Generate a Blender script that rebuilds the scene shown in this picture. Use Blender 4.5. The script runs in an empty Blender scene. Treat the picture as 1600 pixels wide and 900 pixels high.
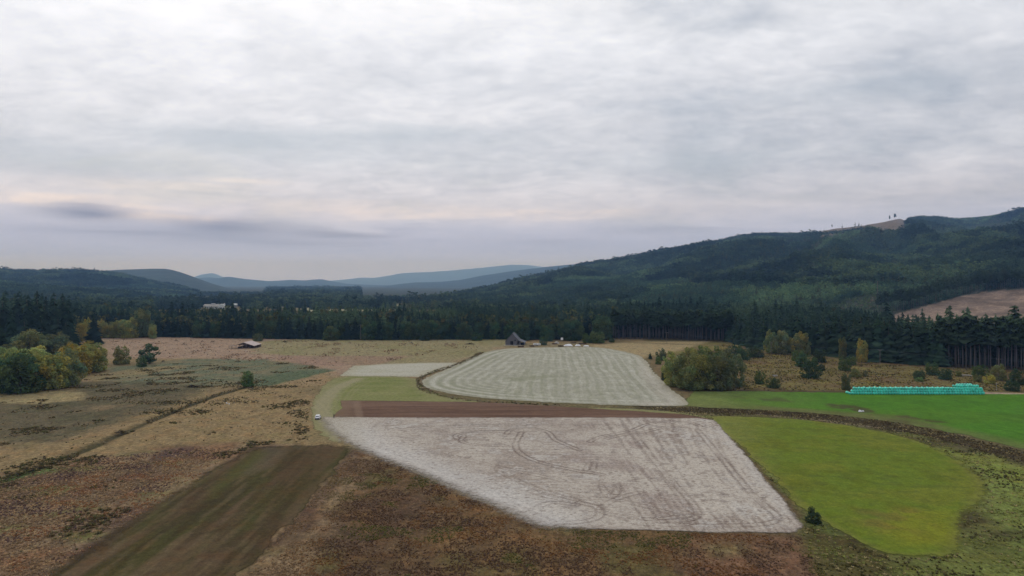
import bpy, bmesh, math
import numpy as np
from mathutils import Vector

scene = bpy.context.scene
COL = scene.collection
RS = np.random.RandomState(7)

# ------------------------------------------------------------------ camera
CAM_H, FPX, HOR = 55.0, 1100.0, 442.0        # drone height (m), focal length and eye level in photo pixels
cam_d = bpy.data.cameras.new("camera")
cam = bpy.data.objects.new("camera", cam_d)
COL.objects.link(cam)
cam.location = (0, 0, CAM_H)
cam.rotation_euler = (math.radians(90), 0, 0)
cam_d.sensor_width = 36.0
cam_d.lens = 36.0 * FPX / 1600.0
cam_d.shift_y = -8.0 / 1600.0
cam_d.clip_start = 1.0
cam_d.clip_end = 120000.0
scene.camera = cam

# ------------------------------------------------------------------ node helper
def nd(nt, typ, ins=None, **props):
    n = nt.nodes.new(typ)
    for k, v in props.items():
        setattr(n, k, v)
    for k, v in (ins or {}).items():
        s = n.inputs[k]
        if isinstance(v, bpy.types.NodeSocket):
            nt.links.new(v, s)
        else:
            s.default_value = v
    return n

def mth(nt, op, a, b=None, c=None, clamp=False):
    ins = {0: a}
    if b is not None: ins[1] = b
    if c is not None: ins[2] = c
    return nd(nt, "ShaderNodeMath", ins, operation=op, use_clamp=clamp).outputs[0]

def mixc(nt, f, a, b, blend='MIX'):
    n = nd(nt, "ShaderNodeMix", data_type='RGBA', blend_type=blend)
    for i, v in ((0, f), (6, a), (7, b)):
        if isinstance(v, bpy.types.NodeSocket): nt.links.new(v, n.inputs[i])
        else: n.inputs[i].default_value = v
    return n.outputs[2]

def sstep(nt, x, lo, hi):
    return nd(nt, "ShaderNodeMapRange", {0: x, 1: lo, 2: hi, 3: 0.0, 4: 1.0}, interpolation_type='SMOOTHSTEP').outputs[0]

def noise(nt, vec, scale, detail=4.0, rough=0.55, dist=0.0):
    return nd(nt, "ShaderNodeTexNoise", {"Vector": vec, "Scale": scale, "Detail": detail, "Roughness": rough, "Distortion": dist}).outputs[0]

# ------------------------------------------------------------------ world: overcast sky
SUN_EL, SUN_AZ = math.radians(40), math.radians(-25)     # azimuth from +Y, positive to the right
sun_dir = Vector((math.cos(SUN_EL) * math.sin(SUN_AZ), math.cos(SUN_EL) * math.cos(SUN_AZ), math.sin(SUN_EL)))
world = bpy.data.worlds.new("World")
scene.world = world
world.use_nodes = True
wt = world.node_tree
wt.nodes.clear()

def build_sky(nt):
    tc = nd(nt, "ShaderNodeTexCoord").outputs["Generated"]
    d = nd(nt, "ShaderNodeVectorMath", {0: tc}, operation='NORMALIZE').outputs[0]
    sp = nd(nt, "ShaderNodeSeparateXYZ", {0: d})
    x, y, z = sp.outputs
    zc = mth(nt, 'MAXIMUM', z, 0.0)
    el = mth(nt, 'MULTIPLY', mth(nt, 'ARCSINE', zc), 180 / math.pi)       # degrees above the horizon
    az = mth(nt, 'MULTIPLY', mth(nt, 'ARCTAN2', x, y), 180 / math.pi)     # degrees from straight ahead
    # cloud deck seen in perspective: direction projected on a soft plane
    zz = mth(nt, 'ADD', zc, 0.22)
    px = mth(nt, 'DIVIDE', x, zz); py = mth(nt, 'DIVIDE', y, zz)
    P = nd(nt, "ShaderNodeCombineXYZ", {0: px, 1: py, 2: 0.0}).outputs[0]
    n1 = noise(nt, nd(nt, "ShaderNodeMapping", {0: P, 1: (3.1, 1.7, 0), 2: (0, 0, 0.3), 3: (1.0, 1.15, 1)}).outputs[0], 1.5, 7, 0.57, 0.55)
    n2 = noise(nt, nd(nt, "ShaderNodeMapping", {0: P, 1: (9.3, 4.2, 2), 2: (0, 0, 0.45), 3: (0.95, 1.15, 1)}).outputs[0], 5.5, 8, 0.6, 0.6)
    n4 = noise(nt, nd(nt, "ShaderNodeMapping", {0: P, 1: (2.3, 7.7, 5), 2: (0, 0, 0.2), 3: (0.85, 1.2, 1)}).outputs[0], 14.0, 5, 0.62, 0.3)
    S = nd(nt, "ShaderNodeCombineXYZ", {0: mth(nt, 'MULTIPLY', az, 0.05), 1: mth(nt, 'MULTIPLY', el, 0.55), 2: 0.3}).outputs[0]
    n3 = noise(nt, S, 1.25, 6, 0.55, 0.6)                                    # flat streaks low down
    # even deck by elevation
    cr = nd(nt, "ShaderNodeValToRGB", {0: mth(nt, 'DIVIDE', el, 60.0)})
    r = cr.color_ramp
    stops = [(0.0, (0.51, 0.61, 1.52)), (0.8, (0.49, 0.59, 1.34)), (2.6, (0.465, 0.53, 0.93)), (4.6, (0.56, 0.60, 0.83)),
             (6.2, (0.64, 0.65, 0.77)), (9.5, (0.62, 0.655, 0.76)), (13, (0.66, 0.69, 0.78)), (18, (0.71, 0.74, 0.82)), (24, (0.78, 0.80, 0.85)), (60, (0.80, 0.82, 0.87))]
    while len(r.elements) < len(stops): r.elements.new(0.5)
    for e, (deg, c) in zip(r.elements, stops):
        e.position = deg / 60.0; e.color = (*c, 1)
    base = cr.outputs[0]
    # brightness: deck relief
    c1 = mth(nt, 'MULTIPLY', mth(nt, 'SUBTRACT', n1, 0.5), 0.8)
    c2 = mth(nt, 'MULTIPLY', mth(nt, 'SUBTRACT', n2, 0.5), 0.52)
    hi = sstep(nt, el, 2.0, 9.0)
    c4 = mth(nt, 'MULTIPLY', mth(nt, 'SUBTRACT', n4, 0.5), 0.34)
    rel = mth(nt, 'MULTIPLY', mth(nt, 'ADD', mth(nt, 'ADD', c1, c2), c4), mth(nt, 'MULTIPLY_ADD', hi, 0.8, 0.2))
    lo = mth(nt, 'SUBTRACT', 1.0, sstep(nt, el, 4.0, 12.0))
    st = mth(nt, 'MULTIPLY', mth(nt, 'MULTIPLY', mth(nt, 'SUBTRACT', n3, 0.5), 0.35), lo)
    # the sun behind the deck
    dt = nd(nt, "ShaderNodeVectorMath", {0: d, 1: sun_dir}, operation='DOT_PRODUCT').outputs["Value"]
    glow = mth(nt, 'MULTIPLY', mth(nt, 'POWER', mth(nt, 'MAXIMUM', dt, 0.0), 5.0), 0.60)
    gain = mth(nt, 'ADD', mth(nt, 'ADD', mth(nt, 'ADD', 0.90, rel), st), glow)
    g1 = mth(nt, 'SUBTRACT', gain, 1.0)                                      # thick cloud is blue-grey, thin cloud warm white
    gv = nd(nt, "ShaderNodeCombineXYZ", {0: mth(nt, 'MULTIPLY_ADD', g1, 1.08, 0.985), 1: mth(nt, 'MULTIPLY_ADD', g1, 1.0, 1.0), 2: mth(nt, 'MULTIPLY_ADD', g1, 0.9, 1.02)}).outputs[0]
    deck = nd(nt, "ShaderNodeVectorMath", {0: base, 1: gv}, operation='MULTIPLY').outputs[0]
    # cream light breaking through low on the left, dark flat clouds below it
    def blob(a, e, sa, se):
        qa = mth(nt, 'DIVIDE', mth(nt, 'SUBTRACT', az, a), sa)
        ew = mth(nt, 'ADD', el, mth(nt, 'MULTIPLY', mth(nt, 'SUBTRACT', n3, 0.5), 2.2))
        qe = mth(nt, 'DIVIDE', mth(nt, 'SUBTRACT', ew, e), se)
        s = mth(nt, 'ADD', mth(nt, 'MULTIPLY', qa, qa), mth(nt, 'MULTIPLY', qe, qe))
        return mth(nt, 'EXPONENT', mth(nt, 'MULTIPLY', s, -1.0))
    breaks = [(-33, 5.7, 7, .45, .9), (-26.5, 4.9, 4.5, .4, .9), (-11, 5.6, 8, .45, .55), (4, 5.5, 9, .5, .5), (-26, 6.9, 6, .3, .5), (-21, 7.6, 3, .3, .5)]
    for a, e, sa, se, k in breaks:
        f = mth(nt, 'MULTIPLY', mth(nt, 'MULTIPLY', blob(a, e, sa, se), mth(nt, 'MULTIPLY_ADD', n2, 1.6, -.15)), k, clamp=True)
        deck = mixc(nt, f, deck, (1.12, 1.0, 0.96, 1))
    darks = [(-31, 4.9, 2.8, .6, .95), (-22, 4.3, 4.4, .75, .9), (-13.5, 4.1, 4.5, .38, .7), (-29, 3.6, 7, .4, .5), (-19, 3.2, 9, .5, .45),
             (-20, 10.8, 9, 1.0, .5), (-32, 8.4, 9, 1.1, .45), (-8, 11.6, 7, .8, .4), (26, 14, 8, 1.2, .25), (14, 9.5, 8, 1.0, .2), (12, 4.2, 5, .3, .3), (3, 3.2, 3, .3, .25)]
    for i, (a, e, sa, se, k) in enumerate(darks):
        c = (0.25, 0.27, 0.42, 1) if e < 7 else (0.42, 0.51, 0.62, 1)
        f = mth(nt, 'MULTIPLY', blob(a, e, sa, se), k, clamp=True)
        deck = mixc(nt, f, deck, c)
    # clear sky through the thin places of the deck
    sky = nd(nt, "ShaderNodeTexSky", sky_type='NISHITA', sun_disc=False, sun_elevation=SUN_EL, sun_rotation=SUN_AZ,
             air_density=1.0, dust_density=1.6, ozone_density=1.0).outputs[0]
    clear = nd(nt, "ShaderNodeVectorMath", {0: sky, 3: 0.085}, operation='SCALE').outputs[0]
    gap = mth(nt, 'MULTIPLY', mth(nt, 'MULTIPLY', mth(nt, 'SUBTRACT', 1.0, sstep(nt, n1, 0.34, 0.52)), hi), 0.22)
    fin = mixc(nt, gap, deck, clear)
    bg = nd(nt, "ShaderNodeBackground", {0: fin, 1: 1.0})
    out = nd(nt, "ShaderNodeOutputWorld")
    nt.links.new(bg.outputs[0], out.inputs[0])
build_sky(wt)

# ------------------------------------------------------------------ sun behind the clouds
sl = bpy.data.lights.new("sun", 'SUN')
sl.energy = 0.6
sl.angle = math.radians(22)
sl.color = (1.0, 0.95, 0.88)
so = bpy.data.objects.new("sun", sl)
COL.objects.link(so)
so.location = (-300, 300, 500)
so.rotation_euler = (-sun_dir).to_track_quat('-Z', 'Y').to_euler()

# ------------------------------------------------------------------ exposure and render settings
scene.view_settings.view_transform = 'Standard'
scene.view_settings.look = 'None'
scene.view_settings.exposure = 0.0
scene.view_settings.gamma = 1.0
scene.view_settings.use_curve_mapping = False
scene.render.engine = 'CYCLES'
cy = scene.cycles
cy.max_bounces = 4; cy.diffuse_bounces = 3; cy.glossy_bounces = 1; cy.transmission_bounces = 1
cy.transparent_max_bounces = 6; cy.volume_bounces = 0
cy.use_denoising = True
cy.caustics_reflective = False; cy.caustics_refractive = False

# ================================================================== small library
def lin(c):
    c = np.asarray(c, float) / 255.0
    return np.where(c <= 0.04045, c / 12.92, ((c + 0.055) / 1.055) ** 2.4)

def D(r, g, b, k=0.80):
    """albedo of an open surface that this sky shows as the sRGB colour r, g, b"""
    return np.clip(lin((r, g, b)) / k, 0.004, 0.85)

def at(px, py):
    Y = CAM_H * FPX / (py - HOR)
    return ((px - 800.0) / FPX * Y, Y)

def atv(pts):
    return np.array([at(*p) for p in pts])

def U(X, Y):
    return 800 + FPX * X / Y

def hash2(ix, iy, seed):
    h = (ix.astype(np.int64) * 374761393 + iy.astype(np.int64) * 668265263 + seed * 1442695041) & 0x7fffffff
    h = ((h ^ (h >> 13)) * 1274126177) & 0x7fffffff
    return ((h ^ (h >> 16)) & 0xffff) / 65535.0

def vnoise(x, y, seed=0):
    x = np.asarray(x, float); y = np.asarray(y, float)
    ix = np.floor(x); iy = np.floor(y)
    fx = x - ix; fy = y - iy
    fx = fx * fx * (3 - 2 * fx); fy = fy * fy * (3 - 2 * fy)
    a = hash2(ix, iy, seed); b = hash2(ix + 1, iy, seed); c = hash2(ix, iy + 1, seed); d = hash2(ix + 1, iy + 1, seed)
    return (a * (1 - fx) + b * fx) * (1 - fy) + (c * (1 - fx) + d * fx) * fy

def fbm(x, y, seed=0, oct=4, gain=0.5):
    s = 0; a = 1.0; t = 0
    for i in range(oct):
        s = s + a * vnoise(x * 2 ** i, y * 2 ** i, seed + i * 17); t += a; a *= gain
    return s / t

def sm(x, lo, hi):
    t = np.clip((x - lo) / (hi - lo), 0, 1)
    return t * t * (3 - 2 * t)

def sdf(X, Y, poly):
    """signed distance to a closed polygon, positive inside"""
    P = np.asarray(poly, float)
    X = np.asarray(X, float); Y = np.asarray(Y, float)
    d = np.full(X.shape, 1e18); ins = np.zeros(X.shape, bool)
    for i in range(len(P)):
        ax, ay = P[i]; bx, by = P[(i + 1) % len(P)]
        ex, ey = bx - ax, by - ay
        t = np.clip(((X - ax) * ex + (Y - ay) * ey) / (ex * ex + ey * ey + 1e-12), 0, 1)
        d = np.minimum(d, (X - ax - t * ex) ** 2 + (Y - ay - t * ey) ** 2)
        if ay != by:
            cr = ((ay > Y) != (by > Y)) & (X < (bx - ax) * (Y - ay) / (by - ay) + ax)
            ins ^= cr
    d = np.sqrt(d)
    return np.where(ins, d, -d)

def dline(X, Y, pts):
    P = np.asarray(pts, float)
    d = np.full(np.shape(X), 1e18)
    for i in range(len(P) - 1):
        ax, ay = P[i]; bx, by = P[i + 1]
        ex, ey = bx - ax, by - ay
        t = np.clip(((X - ax) * ex + (Y - ay) * ey) / (ex * ex + ey * ey + 1e-12), 0, 1)
        d = np.minimum(d, (X - ax - t * ex) ** 2 + (Y - ay - t * ey) ** 2)
    return np.sqrt(d)

def smooth_poly(pts, closed=True, n=6):
    """Catmull-Rom through the points"""
    P = np.asarray(pts, float); out = []
    m = len(P); rng = range(m) if closed else range(m - 1)
    for i in rng:
        p0 = P[(i - 1) % m] if closed or i > 0 else P[i]
        p1 = P[i]; p2 = P[(i + 1) % m]
        p3 = P[(i + 2) % m] if closed or i + 2 < m else p2
        for k in range(n):
            t = k / n
            out.append(0.5 * ((2 * p1) + (-p0 + p2) * t + (2 * p0 - 5 * p1 + 4 * p2 - p3) * t * t + (-p0 + 3 * p1 - 3 * p2 + p3) * t ** 3))
    if not closed: out.append(P[-1])
    return np.array(out)

def mesh_np(name, V, F, mats=(), attrs=None, smooth=False, fmat=None):
    """V (n,3), F (m,k) one face size; attrs: name -> (domain, type, data)"""
    V = np.asarray(V, np.float32); F = np.asarray(F, np.int32)
    me = bpy.data.meshes.new(name)
    n, (m, k) = len(V), F.shape
    me.vertices.add(n); me.vertices.foreach_set("co", V.ravel())
    me.loops.add(m * k); me.loops.foreach_set("vertex_index", F.ravel())
    me.polygons.add(m)
    me.polygons.foreach_set("loop_start", np.arange(0, m * k, k, dtype=np.int32))
    me.polygons.foreach_set("loop_total", np.full(m, k, np.int32))
    if smooth: me.polygons.foreach_set("use_smooth", np.ones(m, bool))
    for mt in mats: me.materials.append(mt)
    if fmat is not None: me.polygons.foreach_set("material_index", np.asarray(fmat, np.int32))
    for an, (dom, typ, dat) in (attrs or {}).items():
        a = me.attributes.new(an, typ, dom)
        dat = np.asarray(dat, np.float32)
        if typ == 'FLOAT_COLOR':
            if dat.shape[1] == 3: dat = np.hstack([dat, np.ones((len(dat), 1), np.float32)])
            a.data.foreach_set("color", dat.ravel())
        elif typ == 'FLOAT_VECTOR': a.data.foreach_set("vector", dat.ravel())
        elif typ == 'INT': a.data.foreach_set("value", dat.astype(np.int32).ravel())
        else: a.data.foreach_set("value", dat.ravel())
    me.update(calc_edges=True)
    return me

def link(name, data, parent=None, loc=(0, 0, 0), rz=0.0, sc=None):
    o = bpy.data.objects.new(name, data)
    COL.objects.link(o)
    o.location = loc
    o.rotation_euler = (0, 0, rz)
    if sc is not None: o.scale = sc if hasattr(sc, '__len__') else (sc, sc, sc)
    if parent is not None: o.parent = parent
    return o

def tag(o, label=None, cat=None, group=None, kind=None):
    if label: o["label"] = label
    if cat: o["category"] = cat
    if group: o["group"] = group
    if kind: o["kind"] = kind
    return o

class MB:
    """collects simple solids into one mesh"""
    def __init__(s): s.bm = bmesh.new()
    def box(s, c, d, rz=0.0, ry=0.0, rx=0.0):
        from mathutils import Matrix, Euler
        M = Matrix.Translation(c) @ Euler((rx, ry, rz)).to_matrix().to_4x4()
        vs = [s.bm.verts.new(M @ Vector((sx * d[0] / 2, sy * d[1] / 2, sz * d[2] / 2))) for sz in (-1, 1) for sy in (-1, 1) for sx in (-1, 1)]
        for f in ((0, 2, 3, 1), (4, 5, 7, 6), (0, 1, 5, 4), (2, 6, 7, 3), (0, 4, 6, 2), (1, 3, 7, 5)):
            s.bm.faces.new([vs[i] for i in f])
        return s
    def prism(s, prof, y0, y1):
        """profile in x,z extruded along y"""
        a = [s.bm.verts.new((x, y0, z)) for x, z in prof]; b = [s.bm.verts.new((x, y1, z)) for x, z in prof]
        n = len(prof)
        s.bm.faces.new(a); s.bm.faces.new(b[::-1])
        for i in range(n): s.bm.faces.new((a[i], b[i], b[(i + 1) % n], a[(i + 1) % n]))
        return s
    def tube(s, pts, rad, n=6):
        rings = []
        for i, p in enumerate(pts):
            p = Vector(p)
            t = (Vector(pts[min(i + 1, len(pts) - 1)]) - Vector(pts[max(i - 1, 0)])).normalized()
            u = t.orthogonal().normalized() if abs(t.z) < .99 else Vector((1, 0, 0)); v = t.cross(u)
            r = rad[i] if hasattr(rad, '__len__') else rad
            rings.append([s.bm.verts.new(p + (u * math.cos(2 * math.pi * k / n) + v * math.sin(2 * math.pi * k / n)) * r) for k in range(n)])
        for a, b in zip(rings, rings[1:]):
            for k in range(n): s.bm.faces.new((a[k], a[(k + 1) % n], b[(k + 1) % n], b[k]))
        s.bm.faces.new(rings[0][::-1]); s.bm.faces.new(rings[-1])
        return s
    def mesh(s, name, mat, bevel=0.0, smooth=False):
        if bevel:
            bmesh.ops.bevel(s.bm, geom=s.bm.edges[:], offset=bevel, segments=2, affect='EDGES', clamp_overlap=True)
        bmesh.ops.recalc_face_normals(s.bm, faces=s.bm.faces[:])
        me = bpy.data.meshes.new(name); s.bm.to_mesh(me); s.bm.free()
        me.materials.append(mat)
        if smooth: me.polygons.foreach_set("use_smooth", np.ones(len(me.polygons), bool))
        return me
    def build(s, name, mat, parent=None, loc=(0, 0, 0), rz=0.0, bevel=0.0, smooth=False):
        return link(name, s.mesh(name, mat, bevel, smooth), parent, loc, rz)

# ================================================================== materials
def new_mat(name):
    m = bpy.data.materials.new(name); m.use_nodes = True
    nt = m.node_tree; nt.nodes.clear()
    return m, nt

def finish(nt, color, rough=0.95, spec=0.1, normal=None, alpha=None, metallic=0.0):
    b = nd(nt, "ShaderNodeBsdfPrincipled", {"Roughness": rough, "Specular IOR Level": spec, "Metallic": metallic})
    if isinstance(color, bpy.types.NodeSocket): nt.links.new(color, b.inputs["Base Color"])
    else: b.inputs["Base Color"].default_value = (*color[:3], 1)
    if normal is not None: nt.links.new(normal, b.inputs["Normal"])
    o = nd(nt, "ShaderNodeOutputMaterial")
    sh = b.outputs[0]
    if alpha is not None:
        tr = nd(nt, "ShaderNodeBsdfTransparent")
        mx = nd(nt, "ShaderNodeMixShader", {0: alpha, 1: tr.outputs[0], 2: sh})
        sh = mx.outputs[0]
    nt.links.new(sh, o.inputs[0])

def plain_mat(name, rgb, rough=0.7, spec=0.3, var=0.15, scale=1.5, metallic=0.0, stretch=(1, 1, 1)):
    m, nt = new_mat(name)
    p = nd(nt, "ShaderNodeTexCoord").outputs["Object"]
    n = noise(nt, nd(nt, "ShaderNodeMapping", {0: p, 3: stretch}).outputs[0], scale, 5, 0.6)
    f = mth(nt, 'MULTIPLY_ADD', mth(nt, 'SUBTRACT', n, 0.5), var * 4, 1.0)
    c = nd(nt, "ShaderNodeVectorMath", {0: tuple(rgb), 3: f}, operation='SCALE').outputs[0]
    finish(nt, c, rough, spec, metallic=metallic)
    return m

def ground_mat(name, layers, bump=0.3, bump_scale=1.2, alpha=False, soft=(0.40, 0.60), specks=None, edge_scale=0.35, hue=0.0, streak=None):
    """vertex colour 'col' times procedural relief; layers: (scale per metre, amount, stretch, rotation)"""
    m, nt = new_mat(name)
    p = nd(nt, "ShaderNodeNewGeometry").outputs["Position"]
    c = nd(nt, "ShaderNodeVertexColor", layer_name="col").outputs[0]
    f = None
    for i, (s, a, st, rot) in enumerate(layers):
        v = nd(nt, "ShaderNodeMapping", {0: p, 1: (i * 13.7, i * 5.1, i * 3.3), 2: (0, 0, rot), 3: st}, vector_type='TEXTURE' if False else 'POINT').outputs[0]
        n = noise(nt, v, s, 3.5, 0.6)
        k = mth(nt, 'MULTIPLY_ADD', mth(nt, 'SUBTRACT', n, 0.5), a * 2.1, 1.0)
        f = k if f is None else mth(nt, 'MULTIPLY', f, k)
    f = mth(nt, 'MAXIMUM', f, 0.12)
    c = nd(nt, "ShaderNodeVectorMath", {0: c, 3: f}, operation='SCALE').outputs[0]
    if hue:
        n = noise(nt, p, 0.16, 4, 0.65)
        c = mixc(nt, mth(nt, 'MULTIPLY', sstep(nt, n, 0.46, 0.66), hue), c, mixc(nt, 1.0, c, (1.35, 0.82, 0.5, 1), 'MULTIPLY'))
        n = noise(nt, nd(nt, "ShaderNodeMapping", {0: p, 1: (80, 31, 0)}).outputs[0], 0.11, 4, 0.65)
        c = mixc(nt, mth(nt, 'MULTIPLY', sstep(nt, n, 0.5, 0.68), hue), c, mixc(nt, 1.0, c, (0.75, 1.02, 0.62, 1), 'MULTIPLY'))
    if specks:
        for (sc, lo, hi, amt, rgb, st, rot) in specks:
            v = nd(nt, "ShaderNodeMapping", {0: p, 1: (sc * 7, 3, 1), 2: (0, 0, rot), 3: st}).outputs[0]
            n = noise(nt, v, sc, 4, 0.72)
            c = mixc(nt, mth(nt, 'MULTIPLY', sstep(nt, n, lo - .05, hi - .04), amt), c, (*rgb, 1))
    bn = noise(nt, p, bump_scale, 4, 0.65)
    nrm = nd(nt, "ShaderNodeBump", {"Strength": bump, "Distance": 0.5, "Height": bn}).outputs[0]
    al = None
    if alpha:
        e = nd(nt, "ShaderNodeAttribute", attribute_name="edge").outputs["Fac"]
        n = noise(nt, p, edge_scale, 5, 0.7)
        al = sstep(nt, mth(nt, 'ADD', e, mth(nt, 'MULTIPLY', mth(nt, 'SUBTRACT', n, 0.5), 0.9)), soft[0], soft[1])
    finish(nt, c, 0.97, 0.04, nrm, al)
    return m

def leaf_mat(name, trans=0.25):
    m, nt = new_mat(name)
    t = nd(nt, "ShaderNodeAttribute", attribute_name="tint", attribute_type='INSTANCER').outputs["Color"]
    v = nd(nt, "ShaderNodeVertexColor", layer_name="var").outputs[0]
    c = mixc(nt, 1.0, t, v, 'MULTIPLY')
    b = nd(nt, "ShaderNodeBsdfDiffuse", {0: c})
    tr = nd(nt, "ShaderNodeBsdfTranslucent", {0: c})
    mx = nd(nt, "ShaderNodeMixShader", {0: trans, 1: b.outputs[0], 2: tr.outputs[0]})
    o = nd(nt, "ShaderNodeOutputMaterial")
    nt.links.new(mx.outputs[0], o.inputs[0])
    return m

M_LEAF = leaf_mat("leaves", 0.45)
M_NEEDLE = leaf_mat("needles", 0.2)
M_BARK = plain_mat("bark", (0.115, 0.09, 0.075), 0.95, 0.05, 0.2, 1.2, stretch=(3, 3, .4))
M_BARK_PALE = plain_mat("pale_bark", (0.155, 0.137, 0.126), 0.95, 0.05, 0.2, 0.8, stretch=(3, 3, .3))

# ================================================================== ground sheet (one sheet to the horizon)
# outlines on the valley floor, given where they lie in the photograph and turned into metres by at()
DITCH = smooth_poly(atv([(-60, 775), (0, 752), (60, 728), (130, 703), (200, 672), (270, 643), (330, 620), (385, 604)]), False)
CREEK = smooth_poly(atv([(1000, 637), (1060, 639), (1130, 641), (1200, 645), (1270, 650), (1340, 658), (1400, 667), (1460, 678), (1530, 695), (1600, 714), (1700, 742)]), False)
HEDGE = smooth_poly(atv([(752, 551), (738, 559), (725, 565), (700, 574), (675, 582), (658, 590), (652, 598), (660, 607), (682, 616), (705, 622), (745, 627), (800, 630), (870, 633)]), False)
P_LIME = atv([(506, 652), (640, 653), (800, 653), (1000, 653), (1090, 654), (1116, 657), (1160, 706), (1205, 762), (1242, 806), (1251, 824), (1240, 833), (1150, 832), (1000, 829), (900, 826), (845, 822), (800, 802), (740, 775), (660, 740), (580, 708), (545, 692), (512, 668)])
P_PLOUGH = atv([(532, 626), (640, 627), (760, 629), (900, 637), (1000, 643), (1070, 648), (1110, 655), (1080, 658), (800, 656), (516, 656), (526, 646), (534, 638)])
P_GRASS = smooth_poly(atv([(536, 588), (640, 590), (655, 603), (690, 618), (760, 629), (880, 636), (1010, 640), (1085, 648), (1090, 657), (900, 650), (700, 645), (545, 650), (530, 690), (492, 668), (487, 640), (500, 610)]), n=4)
P_PALE = atv([(530, 588), (553, 572), (600, 569), (660, 567), (716, 567), (700, 575), (672, 583), (655, 589), (600, 588)])
P_SILVER = smooth_poly(atv([(660, 600), (668, 590), (705, 574), (748, 554), (790, 545), (860, 543), (935, 543), (985, 552), (1006, 560), (1020, 580), (1045, 604), (1072, 627), (1066, 634), (1000, 634), (900, 631), (780, 624), (710, 616), (672, 608)]), n=4)
P_GREEN = atv([(1085, 612), (1200, 612), (1330, 614), (1480, 616), (1700, 616), (1700, 728), (1600, 702), (1520, 682), (1450, 668), (1380, 657), (1300, 648), (1200, 641), (1100, 637), (1068, 634), (1075, 622)])
P_OVAL = smooth_poly(atv([(1112, 655), (1150, 651), (1250, 656), (1350, 669), (1430, 689), (1490, 716), (1526, 745), (1534, 768), (1519, 790), (1503, 810), (1501, 832), (1494, 856), (1470, 867), (1420, 870), (1370, 860), (1330, 840), (1290, 815), (1250, 788), (1205, 742), (1150, 690)]), n=4)
P_MOWN = atv([(398, 699), (470, 696), (540, 698), (548, 704), (520, 738), (470, 793), (420, 850), (378, 902), (350, 940), (20, 940), (90, 893), (170, 838), (270, 775), (340, 730)])

def region(X, Y, poly, feather, wob=0.0, wsc=12.0, seed=3):
    s = sdf(X, Y, poly)
    if wob: s = s + (fbm(X / wsc, Y / wsc, seed, 4) - 0.5) * 2 * wob
    return sm(s, -feather, feather)

def blend(C, m, col):
    return C * (1 - m[:, None]) + np.asarray(col)[None, :] * m[:, None]

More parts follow.
